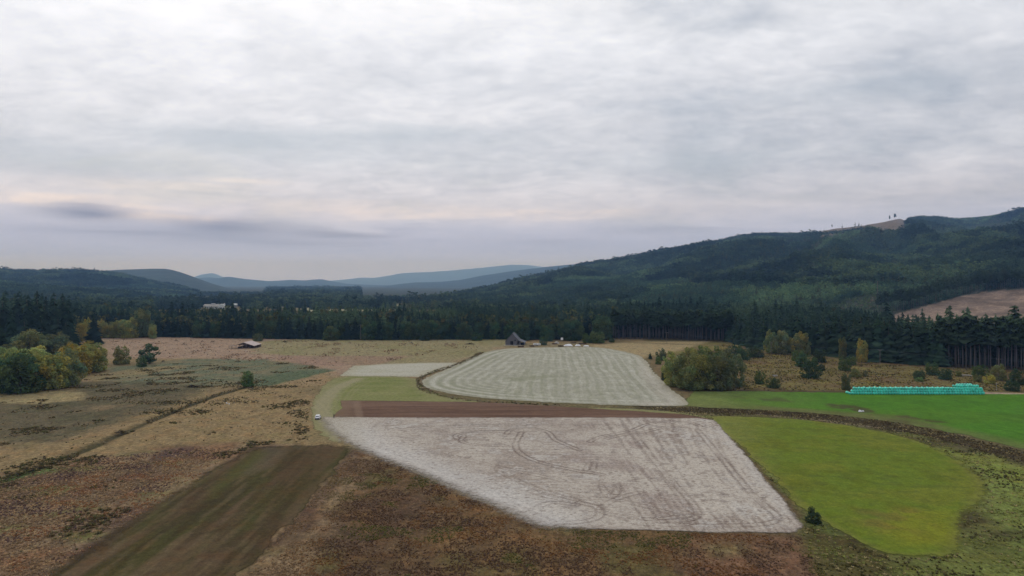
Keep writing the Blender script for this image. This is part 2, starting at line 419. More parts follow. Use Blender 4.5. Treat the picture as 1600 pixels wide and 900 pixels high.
def paint_ground(X, Y):
    n = X.size
    C = np.tile(D(92, 84, 58), (n, 1))                      # forest floor and far valley pasture
    u = U(X, np.maximum(Y, 1)); v = HOR + FPX * CAM_H / np.maximum(Y, 1)
    f1 = fbm(X / 26, Y / 40, 11, 5); f2 = fbm(X / 9, Y / 14, 23, 4); f3 = fbm(X / 70, Y / 70, 5, 4); f4 = fbm(X / 4, Y / 6, 41, 3)
    # the left rough pasture
    m = region(X, Y, atv([(-700, 522), (1010, 522), (1000, 560), (700, 600), (540, 700), (380, 960), (-700, 960)]), 6, 3)
    C = blend(C, m, D(122, 105, 77))
    C = blend(C, m * sm(f1, .42, .66) * .7, D(101, 90, 64))
    C = blend(C, m * sm(f3, .5, .64) * .6, D(130, 110, 82))
    # far meadow tan, olive to the right
    mm = region(X, Y, atv([(150, 524), (820, 524), (760, 556), (640, 580), (530, 586), (470, 566), (300, 560), (170, 560)]), 8, 6)
    C = blend(C, mm, D(133, 114, 96))
    C = blend(C, mm * sm(f2, .45, .7) * .35, D(118, 98, 82))
    mo = region(X, Y, atv([(400, 534), (520, 527), (820, 527), (760, 552), (710, 566), (560, 572), (470, 556), (400, 552)]), 7, 8)
    C = blend(C, mo, D(121, 113, 84))
    C = blend(C, mo * sm(f1, .45, .68) * .6, D(110, 106, 70))
    C = blend(C, region(X, Y, atv([(430, 556), (640, 556), (600, 570), (470, 572)]), 5, 5) * .7, D(125, 102, 88))
    # grey-green rushes
    mr = region(X, Y, atv([(165, 575), (300, 560), (420, 562), (520, 579), (450, 588), (420, 600), (300, 606), (230, 606), (150, 600)]), 5, 9)
    C = blend(C, mr * (.55 + .45 * sm(f2, .3, .6)), D(87, 92, 72))
    C = blend(C, region(X, Y, atv([(420, 586), (470, 579), (520, 579), (470, 592), (420, 604), (385, 604)]), 2, 3), D(76, 86, 64))
    # olive brown marsh on the left
    mb = region(X, Y, atv([(-400, 600), (150, 596), (330, 600), (300, 625), (210, 655), (90, 690), (-400, 720)]), 5, 10)
    C = blend(C, mb * (.5 + .5 * sm(f1, .32, .55)), D(84, 77, 58))
    C = blend(C, mb * sm(f2, .5, .68) * .7, D(72, 70, 50))
    C = blend(C, region(X, Y, atv([(-100, 615), (40, 610), (130, 613), (125, 626), (60, 631), (-100, 630)]), 2.5, 3), D(128, 116, 84))
    C = blend(C, region(X, Y, atv([(120, 588), (230, 574), (300, 570), (260, 580), (150, 596)]), 3, 5) * .7, D(122, 108, 78))
    # tan strips beside the ditch, orange and purple-brown bracken towards the viewer
    C = blend(C, region(X, Y, atv([(-100, 720), (120, 690), (330, 610), (470, 600), (500, 660), (480, 695), (300, 700), (60, 745), (-100, 790)]), 6, 9) * .8, D(120, 103, 73))
    mk = region(X, Y, atv([(-300, 775), (100, 722), (310, 700), (430, 694), (340, 735), (180, 832), (60, 910), (-300, 960)]), 9, 12)
    C = blend(C, mk, D(108, 91, 70))
    C = blend(C, mk * sm(f2, .44, .66) * .85, D(84, 67, 57))
    C = blend(C, mk * sm(f4 * .6 + f1 * .4, .50, .64) * .6, D(114, 82, 58))
    C = blend(C, mk * sm(fbm(X / 15, Y / 9, 77, 4), .56, .68) * .7, D(88, 90, 50))
    C = blend(C, region(X, Y, atv([(170, 752), (250, 712), (290, 700), (250, 726), (200, 748)]), 3, 4) * .85, D(72, 58, 54))
    C = blend(C, region(X, Y, atv([(60, 908), (180, 828), (300, 754), (400, 697), (425, 697), (310, 765), (180, 850), (110, 905)]), 2.5, 3) * .8, D(76, 62, 55))
    # ditch
    dd = dline(X, Y, DITCH)
    C = blend(C, 1 - sm(dd + (f2 - .5) * 2, 1.0, 3.2), D(62, 58, 38))
    C = blend(C, (1 - sm(dline(X, Y, atv([(-40, 764), (70, 735)])) + (f2 - .5) * 6, 2, 6)) * .8, D(66, 82, 44))
    # brown foreground
    mf = region(X, Y, atv([(548, 702), (580, 708), (845, 822), (1252, 834), (1330, 960), (300, 960), (380, 900)]), 2.0, 1.6)
    C = blend(C, mf, D(88, 70, 49))
    C = blend(C, mf * sm(f1, .42, .62) * .75, D(72, 56, 44))
    C = blend(C, mf * sm(f4 * .5 + f2 * .5, .5, .66) * .65, D(104, 80, 52))
    C = blend(C, mf * sm(fbm(X / 12, Y / 20, 91, 4), .55, .68) * .7, D(82, 76, 44))
    mt = region(X, Y, atv([(548, 700), (590, 715), (520, 820), (470, 960), (330, 960), (380, 900), (470, 792)]), 4, 5)
    C = blend(C, mt * (.4 + .5 * sm(f2, .35, .6)), D(116, 98, 74))
    for a, b in (((556, 702), (432, 850)), ((566, 704), (470, 830))):
        C = blend(C, (1 - sm(dline(X, Y, atv([a, b])) + (f4 - .5), .5, 1.5)) * .6, D(70, 52, 44))
    C = blend(C, region(X, Y, atv([(1050, 838), (1250, 836), (1300, 900), (1200, 930), (1060, 900)]), 4, 6) * .6, D(104, 78, 62))
    C = blend(C, region(X, Y, atv([(1090, 850), (1170, 845), (1180, 870), (1100, 874)]), 2.5, 4) * .7, D(98, 92, 58))
    # right: scrub behind the bales, hay strip by the trees
    ms = region(X, Y, atv([(1010, 552), (1130, 530), (1300, 545), (1500, 562), (1800, 570), (1800, 616), (1330, 612), (1070, 612), (1040, 596)]), 4, 4)
    C = blend(C, ms, D(96, 87, 54))
    C = blend(C, ms * sm(f1, .45, .65) * .8, D(92, 74, 54))
    C = blend(C, ms * sm(f3 * .5 + f2 * .5, .5, .62) * .8, D(106, 98, 54))
    C = blend(C, ms * sm(f4, .58, .7) * .5, D(74, 66, 44))
    C = blend(C, region(X, Y, atv([(920, 540), (1000, 534), (1110, 533), (1060, 548), (1000, 560), (975, 552)]), 5, 3), D(133, 119, 88))
    C = blend(C, (1 - sm(dline(X, Y, atv([(940, 533), (1060, 538), (1150, 541)])) + (f2 - .5) * 8, 3, 9)) * .6, D(95, 86, 62))
    C = blend(C, region(X, Y, atv([(1010, 553), (1040, 560), (1045, 590), (1090, 612), (1075, 624), (1046, 604), (1022, 580)]), 3, 3), D(98, 84, 60))
    C = blend(C, (1 - sm(dline(X, Y, atv([(1065, 610), (1200, 611), (1340, 612), (1480, 613)])) + (f2 - .5) * 4, 2, 5)) * .85, D(66, 56, 40))
    C = blend(C, (1 - sm(dline(X, Y, atv([(1538, 614), (1600, 615.5), (1700, 617)])), 1.5, 4)), D(140, 124, 108))
    # right foreground: rough grass round the oval field
    mg = region(X, Y, atv([(1100, 650), (1250, 650), (1400, 663), (1700, 730), (1700, 960), (1330, 960), (1255, 836), (1250, 800)]), 3, 3)
    C = blend(C, mg, D(92, 98, 50))
    C = blend(C, mg * sm(f1, .44, .6) * .75, D(72, 72, 40))
    C = blend(C, mg * sm(f2, .5, .66) * .7, D(108, 108, 62))
    C = blend(C, mg * sm(fbm(X / 18, Y / 11, 61, 4), .54, .66) * .75, D(62, 56, 36))
    C = blend(C, region(X, Y, atv([(1455, 700), (1560, 715), (1640, 745), (1600, 760), (1530, 735)]), 4, 4) * .7, D(110, 116, 52))
    C = blend(C, region(X, Y, atv([(1250, 836), (1300, 828), (1370, 862), (1400, 880), (1420, 960), (1330, 960)]), 2.5, 3) * .8, D(66, 58, 34))
    C = blend(C, region(X, Y, atv([(1262, 800), (1290, 812), (1330, 842), (1300, 838), (1258, 822)]), 2, 2) * .7, D(80, 92, 46))
    C = blend(C, (1 - sm(dline(X, Y, atv([(1118, 657), (1160, 704), (1205, 758), (1246, 806)])) + (f4 - .5) * 2, .6, 2.2)) * .8, D(74, 58, 42))
    C = blend(C, region(X, Y, atv([(1520, 712), (1680, 750), (1680, 900), (1560, 880), (1545, 780)]), 6, 9) * .6 * sm(f2, .35, .6), D(100, 114, 54))
    C = blend(C, region(X, Y, atv([(1400, 880), (1500, 872), (1640, 850), (1640, 940), (1400, 940)]), 4, 6) * .5 * sm(f1, .35, .6), D(90, 98, 48))
    dc = dline(X, Y, CREEK)
    C = blend(C, 1 - sm(dc + (f2 - .5) * 18 + (f4 - .5) * 8, 4.0, 13.0), D(78, 72, 49))
    C = blend(C, (1 - sm(dc + (f4 - .5) * 12 + (f2 - .5) * 8, 1.0, 6.0)) * .6, D(66, 56, 40))
    C = blend(C, (1 - sm(dline(X, Y, atv([(1180, 646), (1260, 653), (1370, 668)])) + (f4 - .5) * 4, 1.0, 3.5)) * .8, D(112, 100, 82))
    # hedge ditch round the silver field
    dh = dline(X, Y, HEDGE)
    C = blend(C, 1 - sm(dh + (f2 - .5) * 5, 1.0, 4.0), D(92, 82, 62))
    # bare lane where the car stands, tyre marks
    C = blend(C, region(X, Y, atv([(488, 672), (532, 664), (556, 700), (520, 697), (480, 694)]), 2, 2) * .7, D(112, 100, 70))
    # farmyard round the barn
    C = blend(C, region(X, Y, atv([(780, 541), (800, 536), (920, 536), (925, 543), (850, 544), (800, 545)]), 3, 3) * .7, D(105, 98, 74))
    C = blend(C, sm(Y, 1800, 2300), D(46, 54, 44))
    # far open pasture in the valley
    C = blend(C, region(X, Y, atv([(470, 478.5), (505, 476), (560, 475.5), (668, 475.5), (672, 481.5), (600, 486), (480, 486)]), 12, 10, 60), D(132, 130, 102))
    C = blend(C, region(X, Y, atv([(610, 468.5), (640, 468.5), (640, 470.5), (610, 470.5)]), 10), D(150, 150, 110))
    return C

def axis(lo, hi, step, out, grow=1.22):
    a = list(np.arange(lo, hi + step * .5, step))
    s = step; b = a[-1]; R_ = []
    while b < out:
        s *= grow; b += s; R_.append(b)
    s = step; b = a[0]; L_ = []
    while b > -out:
        s *= grow; b -= s; L_.append(b)
    return np.array(L_[::-1] + a + R_)

xs = axis(-330, 450, 2.0, 45000)
ys = axis(112, 730, 2.0, 60000)
# keep extra rows where the far meadows lie
ys = np.unique(np.concatenate([ys[ys > -4000], np.arange(760, 2000, 20.0)]))
GX, GY = np.meshgrid(xs, ys)
nx, ny = len(xs), len(ys)
gc = paint_ground(GX.ravel(), GY.ravel())
gz = np.zeros(GX.size)
near = (GY.ravel() > 110) & (GY.ravel() < 520) & (np.abs(GX.ravel()) < 450)
dd_ = np.minimum(dline(GX.ravel()[near], GY.ravel()[near], DITCH) / 2.2, dline(GX.ravel()[near], GY.ravel()[near], CREEK) / 4.0)
gz[near] -= 0.7 * np.exp(-dd_ ** 2)                     # the ditch and the creek are cut into the ground
idx = np.arange(nx * ny).reshape(ny, nx)
gf = np.stack([idx[:-1, :-1], idx[:-1, 1:], idx[1:, 1:], idx[1:, :-1]], -1).reshape(-1, 4)
M_GROUND = ground_mat("rough_pasture", [(0.9, 0.9, (1, .7, 1), .3), (0.28, 0.6, (1, .6, 1), .5), (3.0, 0.8, (1, 1, 1), 0)], bump=0.6, bump_scale=1.3, hue=0.22,
                      specks=[(0.55, .60, .70, .55, tuple(D(58, 48, 34)), (1, .55, 1), .2), (1.4, .62, .72, .4, tuple(D(140, 120, 90)), (1, .6, 1), .1)])
ground = link("ground", mesh_np("ground", np.column_stack([GX.ravel(), GY.ravel(), gz]), gf, [M_GROUND], {"col": ('POINT', 'FLOAT_COLOR', gc)}))
tag(ground, "rough brown and tan pasture floor of the valley", kind="structure")

# ================================================================== fields, each a sheet of its own just above the ground
def field(name, poly, z, res, painter, mat, label, feather=1.2, wob=0.8, wsc=5.0, edge_fn=None):
    P = np.asarray(poly)
    x0, y0 = P.min(0) - 3 - feather; x1, y1 = P.max(0) + 3 + feather
    X, Y = np.meshgrid(np.arange(x0, x1, res), np.arange(y0, y1, res))
    h, w = X.shape
    X = X.ravel(); Y = Y.ravel()
    s = sdf(X, Y, P)
    e = s + (fbm(X / wsc, Y / wsc, 71, 3) - .5) * 2 * wob
    fe = feather if edge_fn is None else edge_fn(X, Y)
    E = sm(e, -fe, fe)
    C = painter(X, Y, s)
    I = np.arange(w * h).reshape(h, w)
    F = np.stack([I[:-1, :-1], I[:-1, 1:], I[1:, 1:], I[1:, :-1]], -1).reshape(-1, 4)
    F = F[(E[F].max(1) > 0.03)]
    used = np.unique(F); mp = np.full(w * h, -1); mp[used] = np.arange(len(used))
    me = mesh_np(name, np.column_stack([X, Y, np.full(X.size, z)])[used], mp[F], [mat],
                 {"col": ('POINT', 'FLOAT_COLOR', C[used]), "edge": ('POINT', 'FLOAT', E[used])})
    return tag(link(name, me), label, kind="structure")

def stripes(t, period, sharp=0.25, jx=None, seed=0, X=None, Y=None):
    w = t / period
    if X is not None: w = w + (fbm(X / 18, Y / 18, seed, 3) - .5) * .9
    return 0.5 + 0.5 * np.cos(2 * np.pi * w)

# --- white limed field
TRACKS = [smooth_poly(atv(p), False, 8) for p in [
    [(792, 678), (800, 672), (830, 670), (856, 676), (868, 688), (905, 704)],
    [(815, 676), (806, 694), (812, 708), (840, 722), (890, 734), (940, 742)],
    [(760, 688), (722, 688), (712, 681), (735, 676), (790, 673), (815, 676)],
    [(725, 682), (722, 690), (745, 696), (790, 697)],
    [(900, 790), (862, 786), (838, 796), (850, 812), (880, 818), (930, 812), (935, 795), (905, 786)],
    [(922, 691), (935, 684), (965, 678), (990, 672), (1010, 664), (1040, 659), (1075, 660), (1095, 667)],
    [(948, 686), (975, 680), (1005, 676), (1040, 668), (1070, 668)],
    [(940, 760), (950, 776), (962, 772), (965, 758)],
    [(830, 768), (870, 780), (940, 780), (1000, 790), (1080, 812)],
    [(780, 738), (840, 765), (900, 782)],
    [(916, 735), (922, 724)], [(926, 736), (928, 723)],
    [(1000, 770), (960, 782), (940, 800), (1010, 812), (1080, 806)],
    [(560, 690), (640, 716), (730, 752), (820, 800)],
    [(1090, 672), (1130, 720), (1180, 778), (1215, 812), (1150, 822), (1000, 820)], [(1000, 690), (1040, 742), (1090, 802), (1040, 815), (980, 806)],
    [(620, 700), (700, 712), (800, 735), (880, 752)], [(640, 668), (760, 664), (900, 665), (1000, 664)],
]]
def paint_lime(X, Y, s):
    u = U(X, Y); v = HOR + FPX * CAM_H / Y
    C = np.tile(D(164, 155, 143), (X.size, 1))
    brown = D(99, 85, 76); white = D(184, 180, 172)
    fa = fbm(X / 7, Y / 10, 3, 5); fb = fbm(X / 24, Y / 30, 9, 4); fc = fbm(X / 2.2, Y / 2.6, 13, 3)
    # right part: passes along the right-hand edge; left part: passes along the diagonal and the far edge
    e = np.array(at(1242, 806)) - np.array(at(1116, 657)); e /= np.hypot(*e)
    tr = X - (Y - 166) * .13 * np.clip((X - 41) / 30, -.3, 1.2)      # passes fan out towards the right-hand edge
    right = sm(u - (905 + (v - 653) * .35) + (fb - .5) * 160, 10, 70)
    sr = stripes(tr, 4.4, X=X * .4, Y=Y * .4, seed=4) * .42 + stripes(tr, 1.7, X=X * .25, Y=Y * .25, seed=8) * .58
    sl_ = stripes(Y + (fb - .5) * 8 + X * .06, 3.1, X=X, Y=Y, seed=21) * .5 + stripes(Y + X * .03 + (fb - .5) * 6, 1.6, X=X * .3, Y=Y * .3, seed=25) * .5
    far = sm(-v, -700, -664)
    C = blend(C, right * sm(sr + (fa - .5) * 1.6, .35, .95) * (.3 + .7 * sm(fb, .3, .6)) * .66, brown)
    C = blend(C, (1 - right) * sl_ * (.3 + .6 * sm(fa, .35, .65)) * (.6 + .3 * far), brown)
    C = blend(C, sm(fb * .6 + fa * .4, .48, .66) * .5, D(124, 110, 99))
    C = blend(C, sm(fa * .5 + fc * .5, .54, .68) * .5, white)
    C = blend(C, sm(fc, .62, .76) * .5, brown)
    C = blend(C, region(X, Y, atv([(880, 680), (1000, 690), (1040, 740), (1090, 800), (980, 800), (960, 740), (900, 720)]), 6, 8) * .32 * sm(fa, .35, .6), D(112, 92, 86))
    for i, t in enumerate(TRACKS):
        d = dline(X, Y, t) + (fc - .5) * .5
        C = blend(C, np.exp(-((d - .95) / .33) ** 2) * (.9 if i < 7 else .55) * (.55 + .45 * sm(fa, .3, .55)), D(90, 74, 65))
    # airborne lime plume along the diagonal edge, painted as paler ground
    dg = dline(X, Y, atv([(528, 664), (570, 694), (690, 748), (800, 795), (842, 812)]))
    C = blend(C, (1 - sm(dg, 3, 17)) * (.35 + .5 * fa), D(176, 172, 166))
    C = blend(C, (1 - sm(dline(X, Y, atv([(1125, 668), (1165, 716), (1235, 802)])), .8, 3.2)) * .5, white)
    C = blend(C, (1 - sm(s, 0.5, 3.5)) * .3, D(130, 116, 105))
    C = blend(C, (1 - sm(u, 525, 600)) * (.5 + .2 * fa), D(146, 138, 120))
    return C
def lime_edge(X, Y):
    dg = dline(X, Y, atv([(516, 660), (545, 692), (660, 740), (845, 822)]))
    return 1.2 + 5.0 * (1 - sm(dg, 4, 14))
M_LIME = ground_mat("limed_soil", [(1.1, 0.42, (1, .8, 1), .4), (4.0, 0.35, (1, 1, 1), 0)], bump=0.35, bump_scale=2.0, alpha=True, edge_scale=0.5, soft=(0.12, 0.88),
                    specks=[(0.9, .58, .69, .7, tuple(D(96, 82, 73)), (.6, 1, 1), .12), (1.9, .58, .70, .5, tuple(D(196, 192, 185)), (.8, 1, 1), .1), (2.2, .62, .72, .6, tuple(D(84, 70, 62)), (.8, 1, 1), .3)])
field("limed_field", P_LIME, 0.16, 0.42, paint_lime, M_LIME, "large field spread white with lime, swirling tyre tracks", edge_fn=lime_edge)

# --- red-brown ploughed strip
def paint_plough(X, Y, s):
    C = np.tile(D(96, 74, 60), (X.size, 1))
    fa = fbm(X / 22, Y / 5, 31, 4)
    C = blend(C, sm(fa, .4, .66) * .7, D(82, 62, 50))
    C = blend(C, sm(fbm(X / 40, Y / 3, 35, 3), .5, .66) * .5, D(112, 90, 76))
    for a, b in (((554, 627), (560, 655)), ((559, 627), (566, 655))):
        C = blend(C, (1 - sm(dline(X, Y, atv([a, b])), .4, 1.2)) * .5, D(122, 102, 86))
    C = blend(C, (1 - sm(U(X, Y), 530, 575)) * .5, D(116, 98, 78))
    return C
M_PLOUGH = ground_mat("ploughed_soil", [(1.0, 0.5, (.35, 1.4, 1), 0), (3.5, 0.5, (1, 1, 1), 0)], bump=0.7, bump_scale=2.2, alpha=True)
field("ploughed_strip", P_PLOUGH, 0.12, 0.7, paint_plough, M_PLOUGH, "red-brown ploughed strip along the white field", feather=1.0, wob=.7)

# --- mown meadows
def paint_grass(X, Y, s):
    u = U(X, Y); v = HOR + FPX * CAM_H / Y
    C = np.tile(D(106, 108, 66), (X.size, 1))
    fa = fbm(X / 30, Y / 8, 51, 4); fb = fbm(X / 10, Y / 10, 53, 4)
    C = blend(C, sm(fa, .42, .64) * .8, D(92, 100, 50))
    C = blend(C, sm(fb, .5, .7) * .5, D(122, 118, 80))
    C = blend(C, stripes(Y + .15 * X, 7, X=X, Y=Y, seed=2) * .22, D(120, 120, 72))
    C = blend(C, (1 - sm(s, 2, 9)) * .5, D(120, 112, 82))
    lane = dline(X, Y, smooth_poly(atv([(560, 592), (528, 606), (508, 628), (506, 650), (520, 668), (545, 694)]), False))
    C = blend(C, (1 - sm(lane + (fb - .5) * 3, 1.5, 6)) * .75, D(132, 124, 98))
    for k in (5.5, 8.5, 11):
        C = blend(C, (1 - sm(np.abs(lane - k), .25, .8)) * .4, D(126, 118, 88))
    return C
M_MEADOW = ground_mat("mown_grass", [(0.7, 0.45, (1, .6, 1), .2), (3.0, 0.5, (1, 1, 1), 0)], bump=0.3, bump_scale=2.0, alpha=True)
field("grass_meadow", P_GRASS, 0.06, 0.8, paint_grass, M_MEADOW, "olive green grass meadow curving round the ploughed strip", feather=2.2, wob=1.5)

def paint_pale(X, Y, s):
    C = np.tile(D(152, 148, 134), (X.size, 1))
    fa = fbm(X / 20, Y / 14, 61, 4)
    C = blend(C, sm(fa, .42, .68) * .55, D(138, 136, 114))
    C = blend(C, stripes(Y - .1 * X, 6, X=X, Y=Y, seed=3) * .3, D(166, 162, 150))
    C = blend(C, (1 - sm(s, 1, 10)) * .45, D(136, 130, 106))
    return C
field("pale_mown_patch", P_PALE, 0.10, 1.0, paint_pale, M_MEADOW, "small pale mown patch left of the hedge line", feather=2.5, wob=2)

def paint_silver(X, Y, s):
    u = U(X, Y); v = HOR + FPX * CAM_H / Y
    C = np.tile(D(138, 136, 121), (X.size, 1))
    pale = D(166, 163, 151); green = D(112, 114, 89)
    fa = fbm(X / 14, Y / 26, 81, 4); fb = fbm(X / 40, Y / 60, 83, 4); fc = fbm(X / 5, Y / 9, 85, 3)
    # swaths follow the outline on the left, run away from the viewer on the right
    loop = sm(-(u + (v - 590) * .8) + (fb - .5) * 60, -830, -740)
    t_r = X - Y * .055 + (fb - .5) * 9
    q = loop * stripes(s + (fa - .5) * 3, 6.2) + (1 - loop) * (.6 * stripes(t_r, 5.6, X=X * .3, Y=Y * .3, seed=6) + .4 * stripes(t_r, 2.4, X=X * .3, Y=Y * .3, seed=7))
    C = blend(C, sm(q * (.2 + fa) + fc * .25, .42, .9) * .4, pale)
    C = blend(C, sm((1 - q) * (.2 + fb) + fc * .2, .42, .9) * .36, green)
    mid = region(X, Y, atv([(800, 578), (850, 573), (880, 585), (870, 600), (800, 596)]), 10, 14, 20)
    C = blend(C, mid * .35 * sm(fa, .4, .6), green)
    C = blend(C, region(X, Y, atv([(798, 592), (870, 584), (866, 590), (800, 598)]), 4, 5) * .35, green)
    C = blend(C, sm(fc, .55, .72) * .3, pale)
    # two clean passes along the edge
    for k, w in ((5, 1.3), (13, 1.2)):
        C = blend(C, np.exp(-((s - k) / w) ** 2) * .3, pale)
    for k, w in ((9, 1.6), (17, 1.6)):
        C = blend(C, np.exp(-((s - k) / w) ** 2) * .3 * sm(-u, -1010, -800), green)
    C = blend(C, sm(u, 985, 1015) * (1 - sm(s, 6, 16)) * .5, D(160, 152, 140))
    C = blend(C, (1 - sm(s, .5, 4)) * .4, D(126, 120, 96))
    return C
M_SILVER = ground_mat("hay_swaths", [(0.3, 0.3, (1, .4, 1), 0), (1.2, 0.4, (1, .5, 1), 0)], bump=0.5, bump_scale=1.2, alpha=True, specks=[(0.6, .6, .7, .4, tuple(D(118, 116, 88)), (1.4, .35, 1), 0)])
field("silvery_hay_field", P_SILVER, 0.10, 0.8, paint_silver, M_SILVER, "pale silvery hay field striped with swaths, below the barn", feather=1.8, wob=1.4)

def paint_green(X, Y, s):
    u = U(X, Y); v = HOR + FPX * CAM_H / Y
    C = np.tile(D(64, 103, 27), (X.size, 1))
    fa = fbm(X / 30, Y / 22, 101, 4); fb = fbm(X / 8, Y / 8, 103, 4)
    C = blend(C, sm(fa, .42, .68) * .45, D(72, 98, 28))
    C = blend(C, sm(fb, .52, .7) * .35, D(56, 84, 22))
    C = blend(C, stripes(X + .25 * Y, 7, X=X, Y=Y, seed=5) * .12, D(76, 108, 30))
    C = blend(C, (1 - sm(u + (fa - .5) * 160 - (v - 612) * 1.0, 1080, 1300)) * .75, D(102, 104, 62))
    C = blend(C, (1 - sm(s, 2, 14)) * sm(v, 624, 640) * .6, D(92, 90, 56))
    mud = region(X, Y, atv([(1150, 620), (1210, 622), (1240, 628), (1180, 627)]), 1.6, 4)
    C = blend(C, mud * .6 * sm(fb, .4, .6), D(70, 66, 44))
    mud = region(X, Y, atv([(1290, 631), (1340, 634), (1390, 645), (1440, 654), (1500, 664), (1440, 668), (1370, 654), (1310, 640)]), 2.5, 6)
    C = blend(C, mud * .8 * sm(fb, .42, .58), D(66, 58, 40))
    C = blend(C, region(X, Y, atv([(1180, 634), (1400, 650), (1480, 668), (1420, 664), (1200, 643)]), 4, 5) * .6, D(88, 86, 52))
    return C
M_GREEN = ground_mat("lush_grass", [(0.09, 0.32, (1, .7, 1), .2), (0.5, 0.34, (1, .7, 1), .2), (2.0, 0.45, (1, 1, 1), 0)], bump=0.25, bump_scale=2.0, alpha=True)
field("green_pasture", P_GREEN, 0.08, 1.0, paint_green, M_GREEN, "bright green pasture in front of the turquoise bales", feather=2.0, wob=2.0)

def paint_oval(X, Y, s):
    u = U(X, Y); v = HOR + FPX * CAM_H / Y
    C = np.tile(D(87, 102, 32), (X.size, 1))
    fa = fbm(X / 16, Y / 14, 111, 5); fb = fbm(X / 6, Y / 5, 113, 4)
    C = blend(C, sm(fa, .42, .66) * .6, D(101, 102, 38))
    C = blend(C, sm(fb, .5, .7) * .55, D(80, 88, 24))
    C = blend(C, sm(fbm(X / 5, Y / 2.5, 115, 3), .6, .74) * .45, D(70, 80, 36))
    C = blend(C, (1 - sm(u + (fa - .5) * 120, 1130, 1230)) * .5, D(112, 112, 62))
    C = blend(C, region(X, Y, atv([(1400, 800), (1485, 800), (1480, 855), (1400, 855)]), 5, 6) * .5, D(116, 114, 32))
    C = blend(C, region(X, Y, atv([(1330, 795), (1440, 798), (1420, 830), (1340, 825)]), 4, 5) * .4 * sm(fb, .4, .6), D(108, 88, 52))
    C = blend(C, stripes(X * .8 + .5 * Y, 5, X=X, Y=Y, seed=15) * .1, D(112, 114, 36))
    C = blend(C, (1 - sm(s, 0, 3)) * .4, D(112, 106, 58))
    return C
M_OVAL = ground_mat("meadow_grass", [(0.35, 0.34, (1, .7, 1), .2), (1.6, 0.5, (1, .8, 1), 0), (5.0, 0.4, (1, 1, 1), 0)], bump=0.5, bump_scale=2.0, alpha=True, soft=(.25, .75), hue=.08,
                    specks=[(0.45, .60, .72, .4, tuple(D(72, 84, 34)), (.6, 1.6, 1), .1)])
field("oval_meadow", P_OVAL, 0.09, 0.6, paint_oval, M_OVAL, "rounded yellow-green meadow right of the white field", wob=1.8, wsc=6, edge_fn=lambda X, Y: 1.0 + 3.0 * sm(U(X, Y), 1330, 1480))

def paint_mown(X, Y, s):
    C = np.tile(D(66, 55, 37), (X.size, 1))
    a = np.array(at(378, 902)); b = np.array(at(545, 702)); e = (b - a) / np.hypot(*(b - a))
    al = (X - a[0]) * e[0] + (Y - a[1]) * e[1]; ac = (X - a[0]) * e[1] - (Y - a[1]) * e[0]
    f1 = fbm(al / 45, ac / 4, 121, 4); f2 = fbm(al / 70, ac / 9, 123, 4); f3 = fbm(al / 18, ac / 1.2, 125, 3)
    C = blend(C, sm(f2, .45, .62) * .8, D(64, 62, 32))
    C = blend(C, sm(f1, .5, .66) * .6, D(88, 72, 54))
    C = blend(C, sm(1 - f1, .55, .7) * .5, D(50, 42, 28))
    C = blend(C, sm(f3, .56, .7) * .4, D(98, 84, 62))
    C = blend(C, region(X, Y, atv([(325, 765), (400, 705), (420, 708), (370, 752), (330, 780)]), 3, 3) * .65, D(72, 74, 34))
    C = blend(C, region(X, Y, atv([(385, 740), (420, 700), (470, 698), (420, 730)]), 4, 4) * .45, D(86, 78, 62))
    C = blend(C, region(X, Y, atv([(440, 700), (540, 700), (500, 755), (430, 800), (410, 790)]), 5, 4) * .5, D(60, 47, 26))
    return C
M_MOWN = ground_mat("dark_mown_turf", [(0.5, 0.4, (1, 1, 1), .2), (2.2, 0.55, (1, 1, 1), 0)], bump=0.5, bump_scale=2.2, alpha=True, soft=(.2, .8), hue=.25)
field("dark_mown_strip", P_MOWN, 0.07, 0.7, paint_mown, M_MOWN, "dark olive-brown mown strip in the left foreground", wob=2.2, wsc=7, edge_fn=lambda X, Y: 1.2 + 4.0 * (1 - sm(dline(X, Y, atv([(20, 940), (170, 838), (340, 730), (398, 699), (545, 699)])), 3, 12)))

# ================================================================== hills
def I(u, tab):
    t = np.array(tab, float)
    return np.interp(u, t[:, 0], t[:, 1])

TREE = 22.0
R_SKY = [(560, 478), (640, 468), (660, 464), (700, 457), (750, 449), (800, 439), (850, 426), (900, 412), (950, 405.5), (1000, 398), (1050, 387.5), (1100, 377), (1150, 367), (1190, 361), (1230, 363), (1270, 362), (1300, 359), (1350, 352), (1390, 345), (1412, 341), (1430, 336), (1462, 334.5), (1500, 339), (1540, 334), (1570, 331), (1600, 325), (1700, 312), (2000, 290), (2600, 280)]
R_YC = [(560, 2500), (660, 2700), (800, 3100), (900, 3400), (1000, 3700), (1200, 4100), (1600, 4600), (2600, 5000)]
R_YB = [(560, 2200), (660, 2000), (750, 1600), (900, 1250), (1100, 1000), (1300, 880), (1600, 780), (2600, 700)]
L_SKY = [(-900, 400), (-400, 405), (-100, 413), (-20, 416), (10, 417.5), (35, 418.5), (60, 420), (85, 418.8), (105, 419.5), (130, 418.6), (155, 421), (178, 423.5), (200, 427), (225, 433), (255, 440), (290, 448), (330, 456), (380, 464), (420, 472)]
L_YC = [(-900, 3300), (0, 3700), (250, 4000), (420, 4200)]
L_YB = [(-900, 2300), (0, 2400), (250, 2700), (420, 3400)]
S_SKY = [(-900, 410), (-300, 416), (-100, 422), (0, 430), (50, 436), (100, 442), (160, 449), (220, 455), (280, 461), (330, 466), (420, 476)]
S_YC = [(-900, 2100), (0, 2350), (420, 2700)]
S_YB = [(-900, 1350), (0, 1500), (250, 1900), (420, 2500)]

